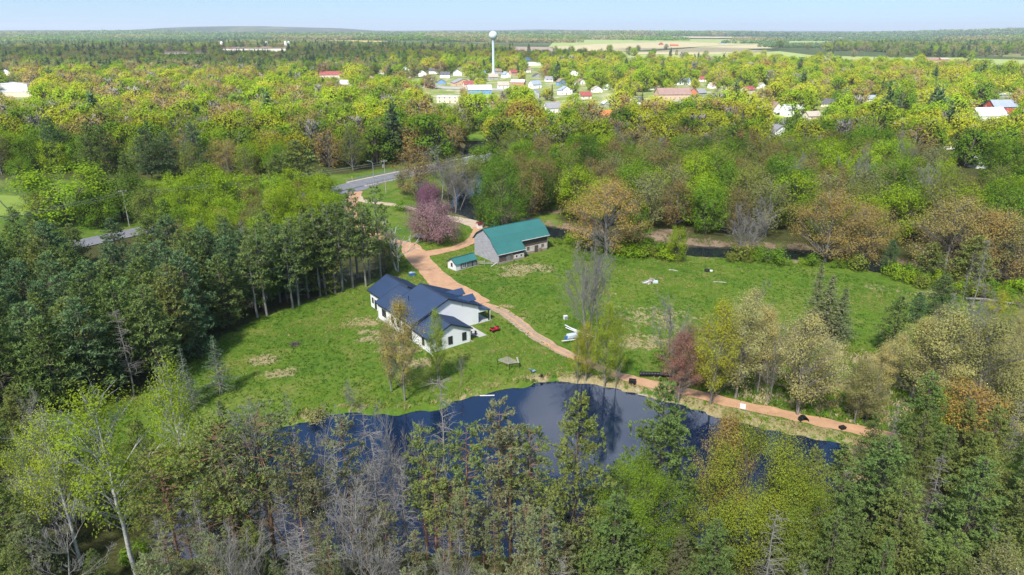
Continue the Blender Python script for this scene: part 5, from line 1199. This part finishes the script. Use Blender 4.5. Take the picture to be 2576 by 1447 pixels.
 ('white_pine', 500,440,305,'bluepine','dark pine top standing above the lime maples',None,1.0,0),
 ('white_pine', 755,470,350,'olivepine','very broad dark olive pine beside the road',None,1.75,2),
 ('white_pine', 700,475,385,'olivepine','dark olive pine joined to the very broad pine',None,1.5,3),
 ('white_pine', 820,490,420,'olivepine','low dark olive pine close to the bridge road',None,1.4,1),
 ('maple', 530,520,412,'lime','bright lime maple above the road, topmost of its clump',None,1.4,0),
 ('maple', 600,540,430,'lime','wide lime maple in the clump above the road',None,1.3,1),
 ('maple', 690,535,440,'lime','lime maple nearest the dark olive pine',None,1.3,2),
 ('maple', 470,550,455,'lime','low lime maple at the pine stand side of its clump',None,1.2,3),
 ('ash', 640,545,470,'brown','brown budding ash between the lime maples',None,1.0,0),
 ('maple', 180,560,412,'lime','wide weeping yellow-green tree on the roadside lawn',None,1.9,1),
 ('maple', 310,560,435,'deep','dark olive dome-shaped tree beside the lawn',None,1.6,2),
 ('ash', 110,575,480,'olive','olive tree below the weeping lawn tree',None,1.3,0),
 ('ash', 395,585,470,'olive','olive tree between dome-shaped tree and lime clump',None,1.2,1),
 ('maple', 430,590,490,'lime','small lime maple leading the clump above the road',None,1.1,2),
 ('white_pine', 45,600,520,'pine','dark pine standing at the road below the bare lawn trees',None,1.3,1),
 ('white_pine', 90,605,530,'bluepine','bluish pine standing at the road below the bare lawn trees',None,1.3,2),
 ('maple', 250,575,480,'green','green bush-like maple at the lawn road edge',None,1.2,3),
 ('bare_tree', 25,530,420,'grey','grey leafless tree on the roadside lawn',None,1.3,0),
 ('bare_tree', 65,525,440,'grey','bare crooked tree on the roadside lawn',None,1.2,2),
 ('maple', 60,470,395,'green','fresh green tree behind the bare lawn trees',None,1.2,0),
 ('white_pine', 195,672,562,'olivepine','olive pine covering the road between roadside pines',None,1.3,1),
 ('white_pine', 160,690,556,'pine','green pine screening the road left of the pine stand gap',None,1.25,0),
 ('white_pine', 120,700,552,'olivepine','olive pine screening the road beside the roadside bushes',None,1.25,3),
 ('white_pine', 303,690,548,'bluepine','blue-green pine standing between two glimpses of the road',None,1.1,1),
 ('white_pine', 395,690,540,'pine','green pine backing the lime clump, base hidden in the stand',None,1.2,2),
 ('white_pine', 75,690,560,'pine','full green pine just below the roadside lawn',None,1.3,2),
 ('white_pine', 330,480,380,'olivepine','dull green spruce at the far side of the lawn',None,1.1,0),
): T_(*a)

# --- stands and thickets (scattered on the ground they grow on)
FARP = []; FKIND = dict(maple='maple', ash='ash', oak='ash', bare_tree='bare', white_pine='pine', poplar='ash', snag='bare')
def blocked(x, y, h, r):
    u, v, d = proj(x, y, h*.55); w = F*r*.8/d; u1, vt, _ = proj(x, y, h*.97); u2, vb, _ = proj(x, y, h*.25)
    for a, b, c, e, dist_ in KEEP:
        if y < dist_ and u+w > a and u-w < c and vt < e and vb > b: return True
    return False
def scatter(poly, spacing, seed, avoid=(), n=6000, river=True):
    P = np.array(poly); lo, hi = P.min(0), P.max(0); rg = np.random.default_rng(seed)
    X = rg.uniform(lo[0], hi[0], n); Y = rg.uniform(lo[1], hi[1], n); ok = inpoly(X, Y, poly)
    ok &= ~((seg_dist(X, Y, POND, True) < 1.0)); ok &= seg_dist(X, Y, RIVER, False) > (8.5 if river else 0)
    rd = (X-R0[0])*RN[0]+(Y-R0[1])*RN[1]; ok &= np.abs(rd) > 8.5
    for pl_ in avoid: ok &= ~inpoly(X, Y, pl_)
    out = []; cell = {}
    for x, y in zip(X[ok], Y[ok]):
        k = (int(x//spacing), int(y//spacing))
        if all((x-a)**2+(y-b)**2 >= spacing**2 for i in (-1, 0, 1) for j in (-1, 0, 1) for a, b in cell.get((k[0]+i, k[1]+j), ())):
            cell.setdefault(k, []).append((x, y)); out.append((x, y))
    return out
def stand(poly, spacing, seed, mix, group, hr=(15, 20), avoid=(), keep_off=3.0, n=6000, rs=1.0):
    """mix: list of (weight, kind, tint, label)"""
    ws = [m[0] for m in mix]; old = np.array([(p[0], p[1]) for p in PLACED]) if PLACED else np.zeros((1, 2))
    for x, y in scatter(poly, spacing, seed, avoid, n):
        if np.min(np.hypot(old[:, 0]-x, old[:, 1]-y)) < keep_off: continue
        _, kind, tint, label = RG.choices(mix, ws)[0]; h = RG.uniform(*hr)
        if kind == 'shrub': h = RG.uniform(1.6, 4.4)
        if blocked(x, y, h, 4.5): continue
        u, v, d = proj(x, y, h*.5)
        if u < -150 or u > 2725: continue
        if y > 315 and kind != 'shrub': FARP.append((x, y, h, FKIND.get(kind, 'maple'), tint)); continue
        tree(kind, x, y, h, tint, label, group, rs*RG.uniform(.85, 1.2))
KEEP += [(215, 580, 275, 612, 205), (330, 565, 368, 592, 215), (1660, 1005, 2095, 1105, 90), (880, 1000, 1420, 1090, 88), (1020, 520, 1240, 760, 210), (860, 430, 1215, 560, 300), (1140, 480, 1215, 545, 250), (900, 680, 1240, 900, 150), (1160, 340, 1220, 360, 380), (1345,520,1395,545,240), (1640,570,1720,600,200),(1735,612,1785,640,195),(1990,600,2230,640,190)]
PINES = D((-420,1090),(40,1060),(280,1020),(430,955),(495,872),(640,792),(740,765),(830,732),(975,688),(990,668),(860,690),(700,705),(420,735),(250,760),(150,735),(-100,745),(-420,800))
stand(PINES, 5.0, 1, [(6, 'white_pine', 'pine', 'green pine in the dense stand between road and lawn'), (4, 'white_pine', 'bluepine', 'blue-green pine in the dense stand between road and lawn'), (3, 'white_pine', 'olivepine', 'olive-tipped pine in the dense stand between road and lawn'), (.4, 'snag', 'grey', 'grey dead tree inside the dense pine stand')], 'pines between road and lawn', (16, 20), keep_off=3.6)
EDGE = D((640,795),(740,770),(830,737),(975,692),(990,670),(830,712),(740,742),(640,760))
for i, (u, v) in enumerate(((648,800),(672,795),(737,775),(752,768),(806,745),(820,742),(843,738),(862,732),(888,725),(921,722),(930,715),(958,700),(705,760),(776,748),(900,700))):
    T_('tall_pine', u, v, v-RG.uniform(195, 240), 'pine' if i % 3 else 'olivepine', 'tall pine with long bare trunk lining the lawn edge', 'bare-trunked pines along the lawn', 1.0)
LANE = D((960,690),(1010,640),(1005,590),(985,545),(920,525),(905,560),(960,600))
stand(LANE, 4.5, 2, [(3, 'ash', 'dryolive', 'olive budding tree between pine stand and gravel lane'), (2, 'maple', 'deep', 'dark leafy tree between pine stand and gravel lane'), (1, 'poplar', 'yellow', 'yellowish tree between pine stand and gravel lane'), (1, 'bare_tree', 'grey', 'leafless grey brush between pine stand and gravel lane')], 'brush along the gravel lane', (6, 10))
DECID = [(5, 'maple', 'lime'), (4, 'maple', 'green'), (3, 'ash', 'olive'), (2.2, 'ash', 'brown'), (1.5, 'oak', 'tan'), (1.0, 'bare_tree', 'grey'), (.5, 'maple', 'yellow')]
def mixd(where, w=None):
    nm = {'lime': 'lime green maple', 'green': 'mid green maple', 'olive': 'olive budding ash', 'brown': 'brown budding ash', 'tan': 'tan budding oak', 'grey': 'grey leafless tree', 'yellow': 'yellow-green maple', 'dryolive': 'dull olive ash', 'deep': 'dark green maple'}
    return [(a, k, t, nm[t]+' '+where) for a, k, t in (w or DECID)]
BANK = D((1400,600),(1420,560),(1400,470),(1262,420),(1262,350),(1500,345),(2100,345),(2700,360),(2900,420),(2900,680),(2560,650),(2250,625),(2000,600),(1760,590),(1600,592))
stand(BANK, 8.4, 3, mixd('in the river wood behind the barn meadow', [(3, 'maple', 'green'), (3, 'ash', 'olive'), (1.6, 'maple', 'lime'), (2.4, 'ash', 'brown'), (1.0, 'ash', 'dryolive'), (.5, 'bare_tree', 'grey'), (.8, 'maple', 'deep')]), 'trees in the river wood', (14, 20), keep_off=5, n=9000)
LEFT = D((880,440),(760,400),(700,455),(450,470),(420,440),(-150,440),(-500,440),(-700,330),(0,330),(600,320),(1170,330),(1180,372))
stand(D((1285,545),(1292,440),(1262,420),(1420,470),(1450,565),(1380,556)), 7.5, 23, mixd('on the river flat between the huge maple and the oak', [(3, 'maple', 'green'), (2, 'ash', 'olive'), (1, 'ash', 'brown'), (1, 'maple', 'deep')]), 'trees on the river flat', (12, 17), keep_off=4)
stand(LEFT, 9.5, 4, mixd('in the wood left of the bridge')+[(.8, 'white_pine', 'bluepine', 'dark pine rising in the wood left of the bridge')], 'trees in the wood left of the bridge', (14, 20), keep_off=5, n=9000)
ROADF = D((380,650),(420,600),(600,572),(760,545),(868,512),(872,560),(700,630),(500,680))
stand(D((-60,690),(-60,640),(150,610),(205,612),(280,615),(300,640),(200,680)), 5.5, 26, [(3, 'white_pine', 'pine', 'green pine at the roadside left of the pine stand'), (1, 'maple', 'green', 'green tree at the roadside left of the pine stand'), (1, 'ash', 'olive', 'olive tree at the roadside left of the pine stand')], 'trees at the left roadside', (7, 11), keep_off=3)
stand(ROADF, 6.5, 25, mixd('between the road and the pine stand', [(4, 'maple', 'lime'), (1.5, 'ash', 'brown'), (1.5, 'ash', 'olive'), (1, 'maple', 'green')])+[(1.5, 'white_pine', 'pine', 'green pine between the road and the lime maples')], 'trees between road and pine stand', (9, 13), keep_off=4)
ROADL = D((420,560),(520,560),(760,530),(850,490),(700,500),(450,520),(380,550))
stand(ROADL, 7, 5, mixd('along the road behind the pine stand', [(4, 'maple', 'lime'), (1, 'ash', 'brown'), (1, 'ash', 'olive')]), 'trees along the road', (10, 14), keep_off=5)
OPENW = D((1640,960),(1700,860),(1850,830),(2100,880),(2200,960),(2400,870),(2750,820),(2750,1180),(2320,1105),(2000,1030),(1800,985))
stand(OPENW, 6.5, 6, [(4, 'poplar', 'pale', 'pale budding tree in the open wood beside the track'), (3, 'poplar', 'dryolive', 'grey-olive budding tree in the open wood beside the track'), (2, 'bare_tree', 'grey', 'leafless grey tree in the open wood beside the track'), (1, 'shrub', 'green', 'low green bush in the open wood beside the track'), (1, 'poplar', 'yellow', 'yellow-green young tree in the open wood beside the track')], 'open wood beside the track', (8, 14), avoid=[D((1900,830),(2200,830),(2200,960),(2120,985),(1960,960),(1930,900))], keep_off=3.5)
RIVB = D((1380,612),(1500,640),(1700,655),(1750,650),(1900,665),(2200,680),(2300,720),(2620,780),(2900,800),(2900,770),(2500,720),(2250,690),(2050,655),(1800,640),(1650,630),(1500,618))
stand(RIVB, 2.3, 7, [(3, 'shrub', 'green', 'green bush along the meadow river edge'), (2, 'shrub', 'lime', 'light green bush along the meadow river edge'), (2, 'shrub', 'olive', 'olive bush along the meadow river edge')], 'bushes along the river', keep_off=1.5)
stand(D((1600,642),(1850,658),(2010,664),(2010,652),(1800,642),(1620,632)), 5, 27, [(2, 'maple', 'green', 'small green tree on the near bank of the creek'), (1, 'ash', 'olive', 'small olive tree on the near bank of the creek'), (1, 'maple', 'lime', 'small lime tree on the near bank of the creek')], 'small trees on the creek bank', (5, 8), keep_off=3)
stand(D((2250,690),(2620,730),(2900,760),(2900,820),(2600,790),(2480,760),(2330,735)), 7, 17, [(2, 'ash', 'dryolive', 'dull olive tree at the river bend'), (1, 'bare_tree', 'grey', 'leafless tree at the river bend'), (1, 'white_pine', 'olivepine', 'olive pine at the river bend')], 'trees at the river bend', (10, 15), keep_off=5)
FORE = D((-300,1500),(-300,1180),(100,1190),(180,1290),(110,1420),(420,1410),(900,1388),(1450,1390),(2040,1350),(2150,1150),(2320,1140),(2750,1240),(2950,1300),(2950,1600),(-300,1600))
lowleft = D((-300,1600),(-300,1190),(240,1200),(400,1260),(380,1400),(400,1600)); lowmid = D((400,1700),(400,1405),(900,1392),(1430,1392),(1430,1700)); lowright = D((1430,1700),(1430,1395),(2040,1352),(2160,1160),(2320,1145),(2950,1300),(2950,1700))
stand(lowmid, 2.5, 8, [(4, 'snag', 'grey', 'grey dead tree in the thicket below the pond'), (5, 'thin_pine', 'greypine', 'thin grey-green pine in the thicket below the pond'), (2, 'bare_tree', 'grey', 'twiggy leafless tree in the thicket below the pond'), (2, 'shrub', 'green', 'leafy green bush in the thicket below the pond')], 'thicket below the pond', (8, 15), keep_off=1.5)
stand(lowright, 4.6, 9, [(5, 'near_pine', 'olivepine', 'olive pine in the stand below the track'), (4, 'near_pine', 'pine', 'green pine in the stand below the track'), (1.2, 'snag', 'grey', 'dead grey tree in the stand below the track'), (.8, 'poplar', 'dryolive', 'leafing young tree in the stand below the track')], 'conifers below the track', (9, 16), keep_off=3)
stand(lowleft, 4.2, 10, [(4, 'near_pine', 'olivepine', 'olive pine in the birch thicket'), (2, 'bare_tree', 'grey', 'grey leafless brush in the birch thicket'), (2, 'near_pine', 'greypine', 'grey-green pine in the birch thicket'), (2, 'shrub', 'green', 'green bush in the birch thicket')], 'birch thicket', (9, 15), keep_off=2.5)
# brush heap of driftwood at the meadow corner
fp = empty('fallen_tree', ext(gd(2500, 762)), -.3, 'fallen silver tree with broken limbs at the meadow corner', 'fallen tree')
MB().tube([(-6, 0, .5), (-2, .3, .7), (3, -.2, .5), (7, .2, .25)], [.28, .26, .2, .1], 8).obj('trunk', 'bark_dead', fp)
for k in range(16):
    x = rg.uniform(-3, 6.5); a = rg.uniform(-2.4, -.6); l = rg.uniform(1, 2.6); MB().tube([(x, 0, .5), (x+math.cos(a)*l*.5, math.sin(a)*l*.6, .7), (x+math.cos(a)*l, math.sin(a)*l, .15)], [.08, .06, .03], 5).obj('limb', 'bark_dead', fp)

# ------------------------------------------------------------------ woodland of town and distance (uncountable)
FC = bpy.data.collections.new('far_tree_kinds'); FIDX = {}
def freg(kind, T, bark, leaf):
    me = T.joined('far_%s' % kind, bark, leaf); k = len(FC.objects); o = bpy.data.objects.new('k%02d' % k, me); FC.objects.link(o); FIDX.setdefault(kind, []).append(k)
for s in range(4): freg('maple', decid(200+s, 1., .46, .04, 75, 42, .044, .16, .6, 1, .014, prof='round', shell=.55, sides=4), 'bark', 'leaf_soft')
for s in range(3): freg('ash', decid(210+s, 1., .40, .06, 65, 40, .040, .17, .8, 1, .012, prof='round', shell=.45, sides=4), 'bark_grey', 'leaf_soft')
for s in range(2): freg('pine', pine(220+s, 1., .23, .06, 15, 7, 7, .066, 'white', 0, per=4, wid=.36), 'bark', 'needle')
freg('spruce', pine(225, 1., .17, .05, 15, 7, 6, .05, 'spruce', 0, per=3, wid=.32), 'bark', 'needle')
freg('bare', decid(230, 1., .30, .15, 50, 7, .035, .2, 1.2, 1, .012, prof='vase', shell=.2, sides=4, twigs=2), 'bark_grey', 'leaf')
def grove(seed):
    T = TB(seed); R = T.r
    for k in range(40):
        x, y = R.uniform(-.5, .5, 2); h = R.uniform(.11, .19); n = 26; q = R.normal(0, 1, (n, 3)); q /= np.linalg.norm(q, axis=1)[:, None]; q *= np.array((.075, .075, h*.45))*R.uniform(.7, 1.1, n)[:, None]; q[:, 2] += h*.55
        T.leaves(q+np.array((x, y, 0)), .05, .7, nrm=q*np.array((8, 8, 5.)))
    return T
for s in range(2): freg('grove', grove(240+s), 'bark', 'leaf')
rg = np.random.default_rng(77)
SPECK = [D(*f_) for f_ in FIELDS]
def sel(u, v):
    """species mix by place"""
    if v < 205 and u < 1240 and not (v > 150 and u > 980):
        return [(5, 'pine', 'bluepine'), (4, 'ash', 'olive'), (3, 'maple', 'green'), (2.5, 'ash', 'dryolive'), (2, 'ash', 'brown'), (1, 'maple', 'lime')] if v > 130 else [(5, 'pine', 'bluepine'), (3, 'ash', 'dryolive'), (2, 'maple', 'green')]
    if v < 150: return [(3, 'pine', 'bluepine'), (3, 'maple', 'green'), (3, 'ash', 'olive'), (2, 'ash', 'dryolive'), (1, 'maple', 'lime')]
    if u < 1150: return [(5, 'maple', 'lime'), (3, 'maple', 'yellow'), (3, 'ash', 'olive'), (3, 'ash', 'tan'), (2, 'ash', 'brown'), (1.2, 'bare', 'dryolive'), (.5, 'pine', 'bluepine'), (2, 'maple', 'green')]
    return [(7, 'maple', 'lime'), (5, 'maple', 'yellow'), (3, 'ash', 'yellow'), (1.4, 'ash', 'tan'), (.35, 'maple', 'orange'), (1, 'pine', 'bluepine'), (.6, 'spruce', 'pine'), (1.5, 'maple', 'green'), (1, 'bare', 'dryolive')]
def nval(x, y, s): return math.sin(x/s+1.7*math.sin(y/s*.7))*math.sin(y/s*1.1+1.3*math.sin(x/s*.6))
def dense(u, v, x, y):
    if v > 330: return .0 if y < 330 else .8
    if 1000 < u < 1480 and 178 < v < 262: return .38
    if u > 980 and 168 < v <= 330: return .56
    if u > 1290 and v <= 172:
        if u > 2080 and 108 < v < 138+8*math.sin(u/90): return .9
        if 1480 < u < 1680 and 98 < v < 107: return .9
        if 1330 < u < 1560 and 113 < v < 119: return .7
        if 1830 < u < 2090 and 146 < v < 156: return .45
        if u < 1560 and 146 < v < 172: return .6
        return .03 if v > 96 else (.85 if nval(x, y, 330) > -.1 else .1)
    if u > 2140 and 172 < v < 200: return .75
    if v < 125: return .85 if nval(x, y, 330) > -.1 else .1
    return .85
band = [(315, 520, 10.5, 1.25), (520, 1000, 12.5, 1.2), (1000, 1700, 15., 1.15), (1700, 2600, 22., 1.4)]
for y0, y1, sp_, sc_ in band:
    y = y0
    while y < y1:
        xm = .80*y+40; xs = np.arange(-xm, xm, sp_)+rg.uniform(-sp_*.45, sp_*.45, len(np.arange(-xm, xm, sp_)))
        ys = y+rg.uniform(-sp_*.45, sp_*.45, len(xs))
        ok = np.ones(len(xs), bool)
        for f_ in SPECK: ok &= ~inpoly(xs, ys, f_)
        ok &= np.abs((xs-R0[0])*RN[0]+(ys-R0[1])*RN[1]) > 9
        if y < 430: ok &= seg_dist(xs, ys, RIVER, False) > 9
        for x, yy in zip(xs[ok], ys[ok]):
            u, v, _ = proj(x, yy, 0)
            if u < -80 or u > 2655: continue
            if rg.random() > dense(u, v, x, yy): continue
            m_ = sel(u, v); kd = RG.choices(m_, [a[0]*(1+.8*nval(x+i*311, yy, 45)) for i, a in enumerate(m_)])[0]
            h = RG.choice((RG.uniform(8, 13), RG.uniform(12, 17), RG.uniform(15, 19)))*sc_*(1.15 if kd[1] == 'pine' else 1)
            if blocked(x, yy, h, 4.5): continue
            FARP.append((x, yy, h, kd[1], kd[2]))
        y += sp_
near_old = [p for p in FARP if p[1] <= 520]
y = 2600.
while y < 7600:
    sp_ = 60+(y-2600)*.028; xs = np.arange(-.80*y, .80*y, sp_)+rg.uniform(-sp_*.4, sp_*.4, len(np.arange(-.80*y, .80*y, sp_))); ys = y+rg.uniform(-sp_*.4, sp_*.4, len(xs))
    ok = np.ones(len(xs), bool)
    for f_ in SPECK: ok &= ~inpoly(xs, ys, f_)
    for x, yy in zip(xs[ok], ys[ok]):
        q = nval(x, yy*1.6, 700)+.4*nval(x, yy*2, 260)
        if q > (-.12 if x < 0 else .12) and not any(a < proj(x, yy, 0)[0] < c and yy < dist_ for a, b, c, e, dist_ in KEEP if dist_ > 1500 and yy > dist_-900): FARP.append((x, yy, sp_*1.35, 'grove', 'bluepine' if nval(x, yy, 480) > .0 else ('dryolive' if nval(x, yy, 300) > 0 else 'green')))
    y += sp_*.8
n = len(FARP); V = np.array([(p[0], p[1], 0) for p in FARP]); V[:, 2] = hz(V[:, 0], V[:, 1])-.2
me = bpy.data.meshes.new('far_woodland'); me.from_pydata(V.tolist(), [], [])
def pattr(nm, ty, data):
    a = me.attributes.new(nm, ty, 'POINT'); a.data.foreach_set('color' if ty == 'FLOAT_COLOR' else ('vector' if ty == 'FLOAT_VECTOR' else 'value'), np.asarray(data).ravel())
pattr('kind', 'INT', np.array([RG.choice(FIDX[p[3]]) for p in FARP], np.int32)); pattr('turn', 'FLOAT', np.array([RG.uniform(0, 6.28) for _ in FARP], np.float32))
pattr('size', 'FLOAT_VECTOR', np.array([(p[2]*k, p[2]*k, p[2]) for p in FARP for k in (RG.uniform(.85, 1.2),)], np.float32)); pattr('tint', 'FLOAT_COLOR', np.array([(*tint_of(p[4], .10), 1) for p in FARP], np.float32))
ng = bpy.data.node_groups.new('place_woodland', 'GeometryNodeTree')
ng.interface.new_socket('Geometry', in_out='INPUT', socket_type='NodeSocketGeometry'); ng.interface.new_socket('Geometry', in_out='OUTPUT', socket_type='NodeSocketGeometry')
gi, go = ng.nodes.new('NodeGroupInput'), ng.nodes.new('NodeGroupOutput'); ip = ng.nodes.new('GeometryNodeInstanceOnPoints'); ci = ng.nodes.new('GeometryNodeCollectionInfo')
ci.inputs[0].default_value = FC; ci.inputs['Separate Children'].default_value = True; ci.inputs['Reset Children'].default_value = True
def na(nm, ty): x = ng.nodes.new('GeometryNodeInputNamedAttribute'); x.data_type = ty; x.inputs[0].default_value = nm; return x.outputs[0]
ip.inputs['Pick Instance'].default_value = True
cx3 = ng.nodes.new('ShaderNodeCombineXYZ'); ng.links.new(na('turn', 'FLOAT'), cx3.inputs[2])
ng.links.new(gi.outputs[0], ip.inputs['Points']); ng.links.new(ci.outputs[0], ip.inputs['Instance']); ng.links.new(na('kind', 'INT'), ip.inputs['Instance Index'])
ng.links.new(cx3.outputs[0], ip.inputs['Rotation']); ng.links.new(na('size', 'FLOAT_VECTOR'), ip.inputs['Scale']); ng.links.new(ip.outputs[0], go.inputs[0])
fw = link('far_woodland', me); md = fw.modifiers.new('woodland', 'NODES'); md.node_group = ng
tag(fw, 'woodland and town trees stretching from the river to the horizon', 'woodland', kind='stuff')
print('FARP', n, 'PLACED', len(PLACED))

# ------------------------------------------------------------------ rough grass on lawn and meadow (uncountable)
GC = bpy.data.collections.new('grass_kinds')
for k in range(3):
    T = TB(300+k); n_ = 14; a = T.r.uniform(0, 6.28, n_); d_ = np.column_stack([np.cos(a)*.7, np.sin(a)*.7, T.r.uniform(.7, 1.3, n_)]); c_ = np.column_stack([T.r.normal(0, .35, n_), T.r.normal(0, .35, n_), np.full(n_, .28)])
    T.leaves(c_, .6, .3, d_, nrm=np.array((0, -.2, .6))+np.zeros((n_, 3)))
    o = bpy.data.objects.new('g%d' % k, T.meshes('grass_tuft', 'bark', 'leaf')[1]); GC.objects.link(o)
LAWN = D((-300,1180),(60,1010),(420,955),(500,890),(650,808),(830,745),(985,695),(1000,640),(1240,560),(1400,600),(1700,645),(2000,660),(2300,730),(2700,800),(2700,1170),(2310,1105),(2130,1120),(2000,1092),(1600,990),(1400,960),(1150,1012),(880,1040),(600,1100),(430,1260),(200,1200))
GP = np.array(scatter(LAWN, .55, 91, n=70000, river=True))
def off_line(P, pts, w): return seg_dist(P[:, 0], P[:, 1], pts, False) > w
for pts, w in ((D((893,484),(925,507),(1010,519),(1095,541),(1190,562),(1215,575)), 2.4), (D((896,482),(880,525),(895,560),(960,600),(1035,618)), 2.6), (D((1030,612),(1062,660),(1125,722),(1208,764)), 4.0), (D((1205,572),(1185,606),(1150,622),(1100,633),(1055,640)), 2.2),
               (D((1210,765),(1300,808),(1440,893),(1560,945),(1720,985),(1900,1026),(2100,1070),(2310,1116)), 1.7)): GP = GP[off_line(GP, pts, w)]
def out_box(P, x0, y0, a, bx): c_, s_ = math.cos(a), math.sin(a); X = (P[:, 0]-x0)*c_+(P[:, 1]-y0)*s_; Y = -(P[:, 0]-x0)*s_+(P[:, 1]-y0)*c_; return ~((X > bx[0]) & (X < bx[1]) & (Y > bx[2]) & (Y < bx[3]))
GP = GP[out_box(GP, hx0, hy0, ha, (-.6, 19.6, -.6, 24)) & out_box(GP, hx0, hy0, ha, (-.4, 14.5, -7.4, 0))]; GP = GP[out_box(GP, bx0, by0, ba, (-.6, 20, -.6, 13)) & out_box(GP, -14.9, 171.53, .728, (-.4, 7.5, -.4, 4))]
rgn = np.random.default_rng(5); n_ = len(GP)
me = bpy.data.meshes.new('rough_grass'); me.from_pydata(np.column_stack([GP, hz(GP[:, 0], GP[:, 1])-.03]).tolist(), [], [])
q = np.sin(GP[:, 0]/7+1.5*np.sin(GP[:, 1]/9))*np.sin(GP[:, 1]/6+GP[:, 0]/17)+rgn.normal(0, .45, n_)
wild = np.clip(polymask_at(GP, WOODS[3]) + 0.0, 0, 1); bank = (seg_dist(GP[:, 0], GP[:, 1], POND, True) < 2.2)
tn = np.where((q > .75)[:, None], np.array((.32, .29, .10)), np.where((q > .2)[:, None], np.array((.20, .27, .04)), np.where((q > -.4)[:, None], np.array((.135, .235, .03)), np.array((.08, .17, .025)))))
tn = np.where(((wild > .5) & (rgn.random(n_) < .5))[:, None], np.array((.42, .37, .21)), tn); tn = np.where((bank & (rgn.random(n_) < .5))[:, None], np.array((.36, .30, .14)), tn)
sz = rgn.uniform(.35, .8, n_)*np.where(wild > .5, 1.9, 1)*np.where(bank, 1.5, 1)
pattr('kind', 'INT', rgn.integers(0, 3, n_).astype(np.int32)); pattr('turn', 'FLOAT', rgn.uniform(0, 6.28, n_).astype(np.float32)); pattr('size', 'FLOAT_VECTOR', np.column_stack([sz, sz, sz*.8]).astype(np.float32)); pattr('tint', 'FLOAT_COLOR', np.column_stack([tn, np.ones(n_)]).astype(np.float32))
g2_ = ng.copy(); [n for n in g2_.nodes if n.bl_idname == 'GeometryNodeCollectionInfo'][0].inputs[0].default_value = GC
fw = link('rough_grass', me); md = fw.modifiers.new('grass', 'NODES'); md.node_group = g2_
tag(fw, 'rough uneven grass tufts over lawn, bank and meadow', 'grass', kind='stuff')

# ------------------------------------------------------------------ haze of the far country
m, t, b = newmat('haze'); t.nodes.remove(b); pv = node(t, 'ShaderNodeVolumePrincipled'); pv.inputs['Color'].default_value = (.82, .90, 1.0, 1); pv.inputs['Density'].default_value = 6e-5; pv.inputs['Anisotropy'].default_value = .2
t.links.new(pv.outputs[0], t.nodes['Material Output'].inputs['Volume'])
hb = MB().box(-30000, 30000, -300, 30000, -8, 260).obj('haze', 'haze'); tag(hb, 'thin blue haze over the far country', kind='stuff')
cy.volume_bounces = 0
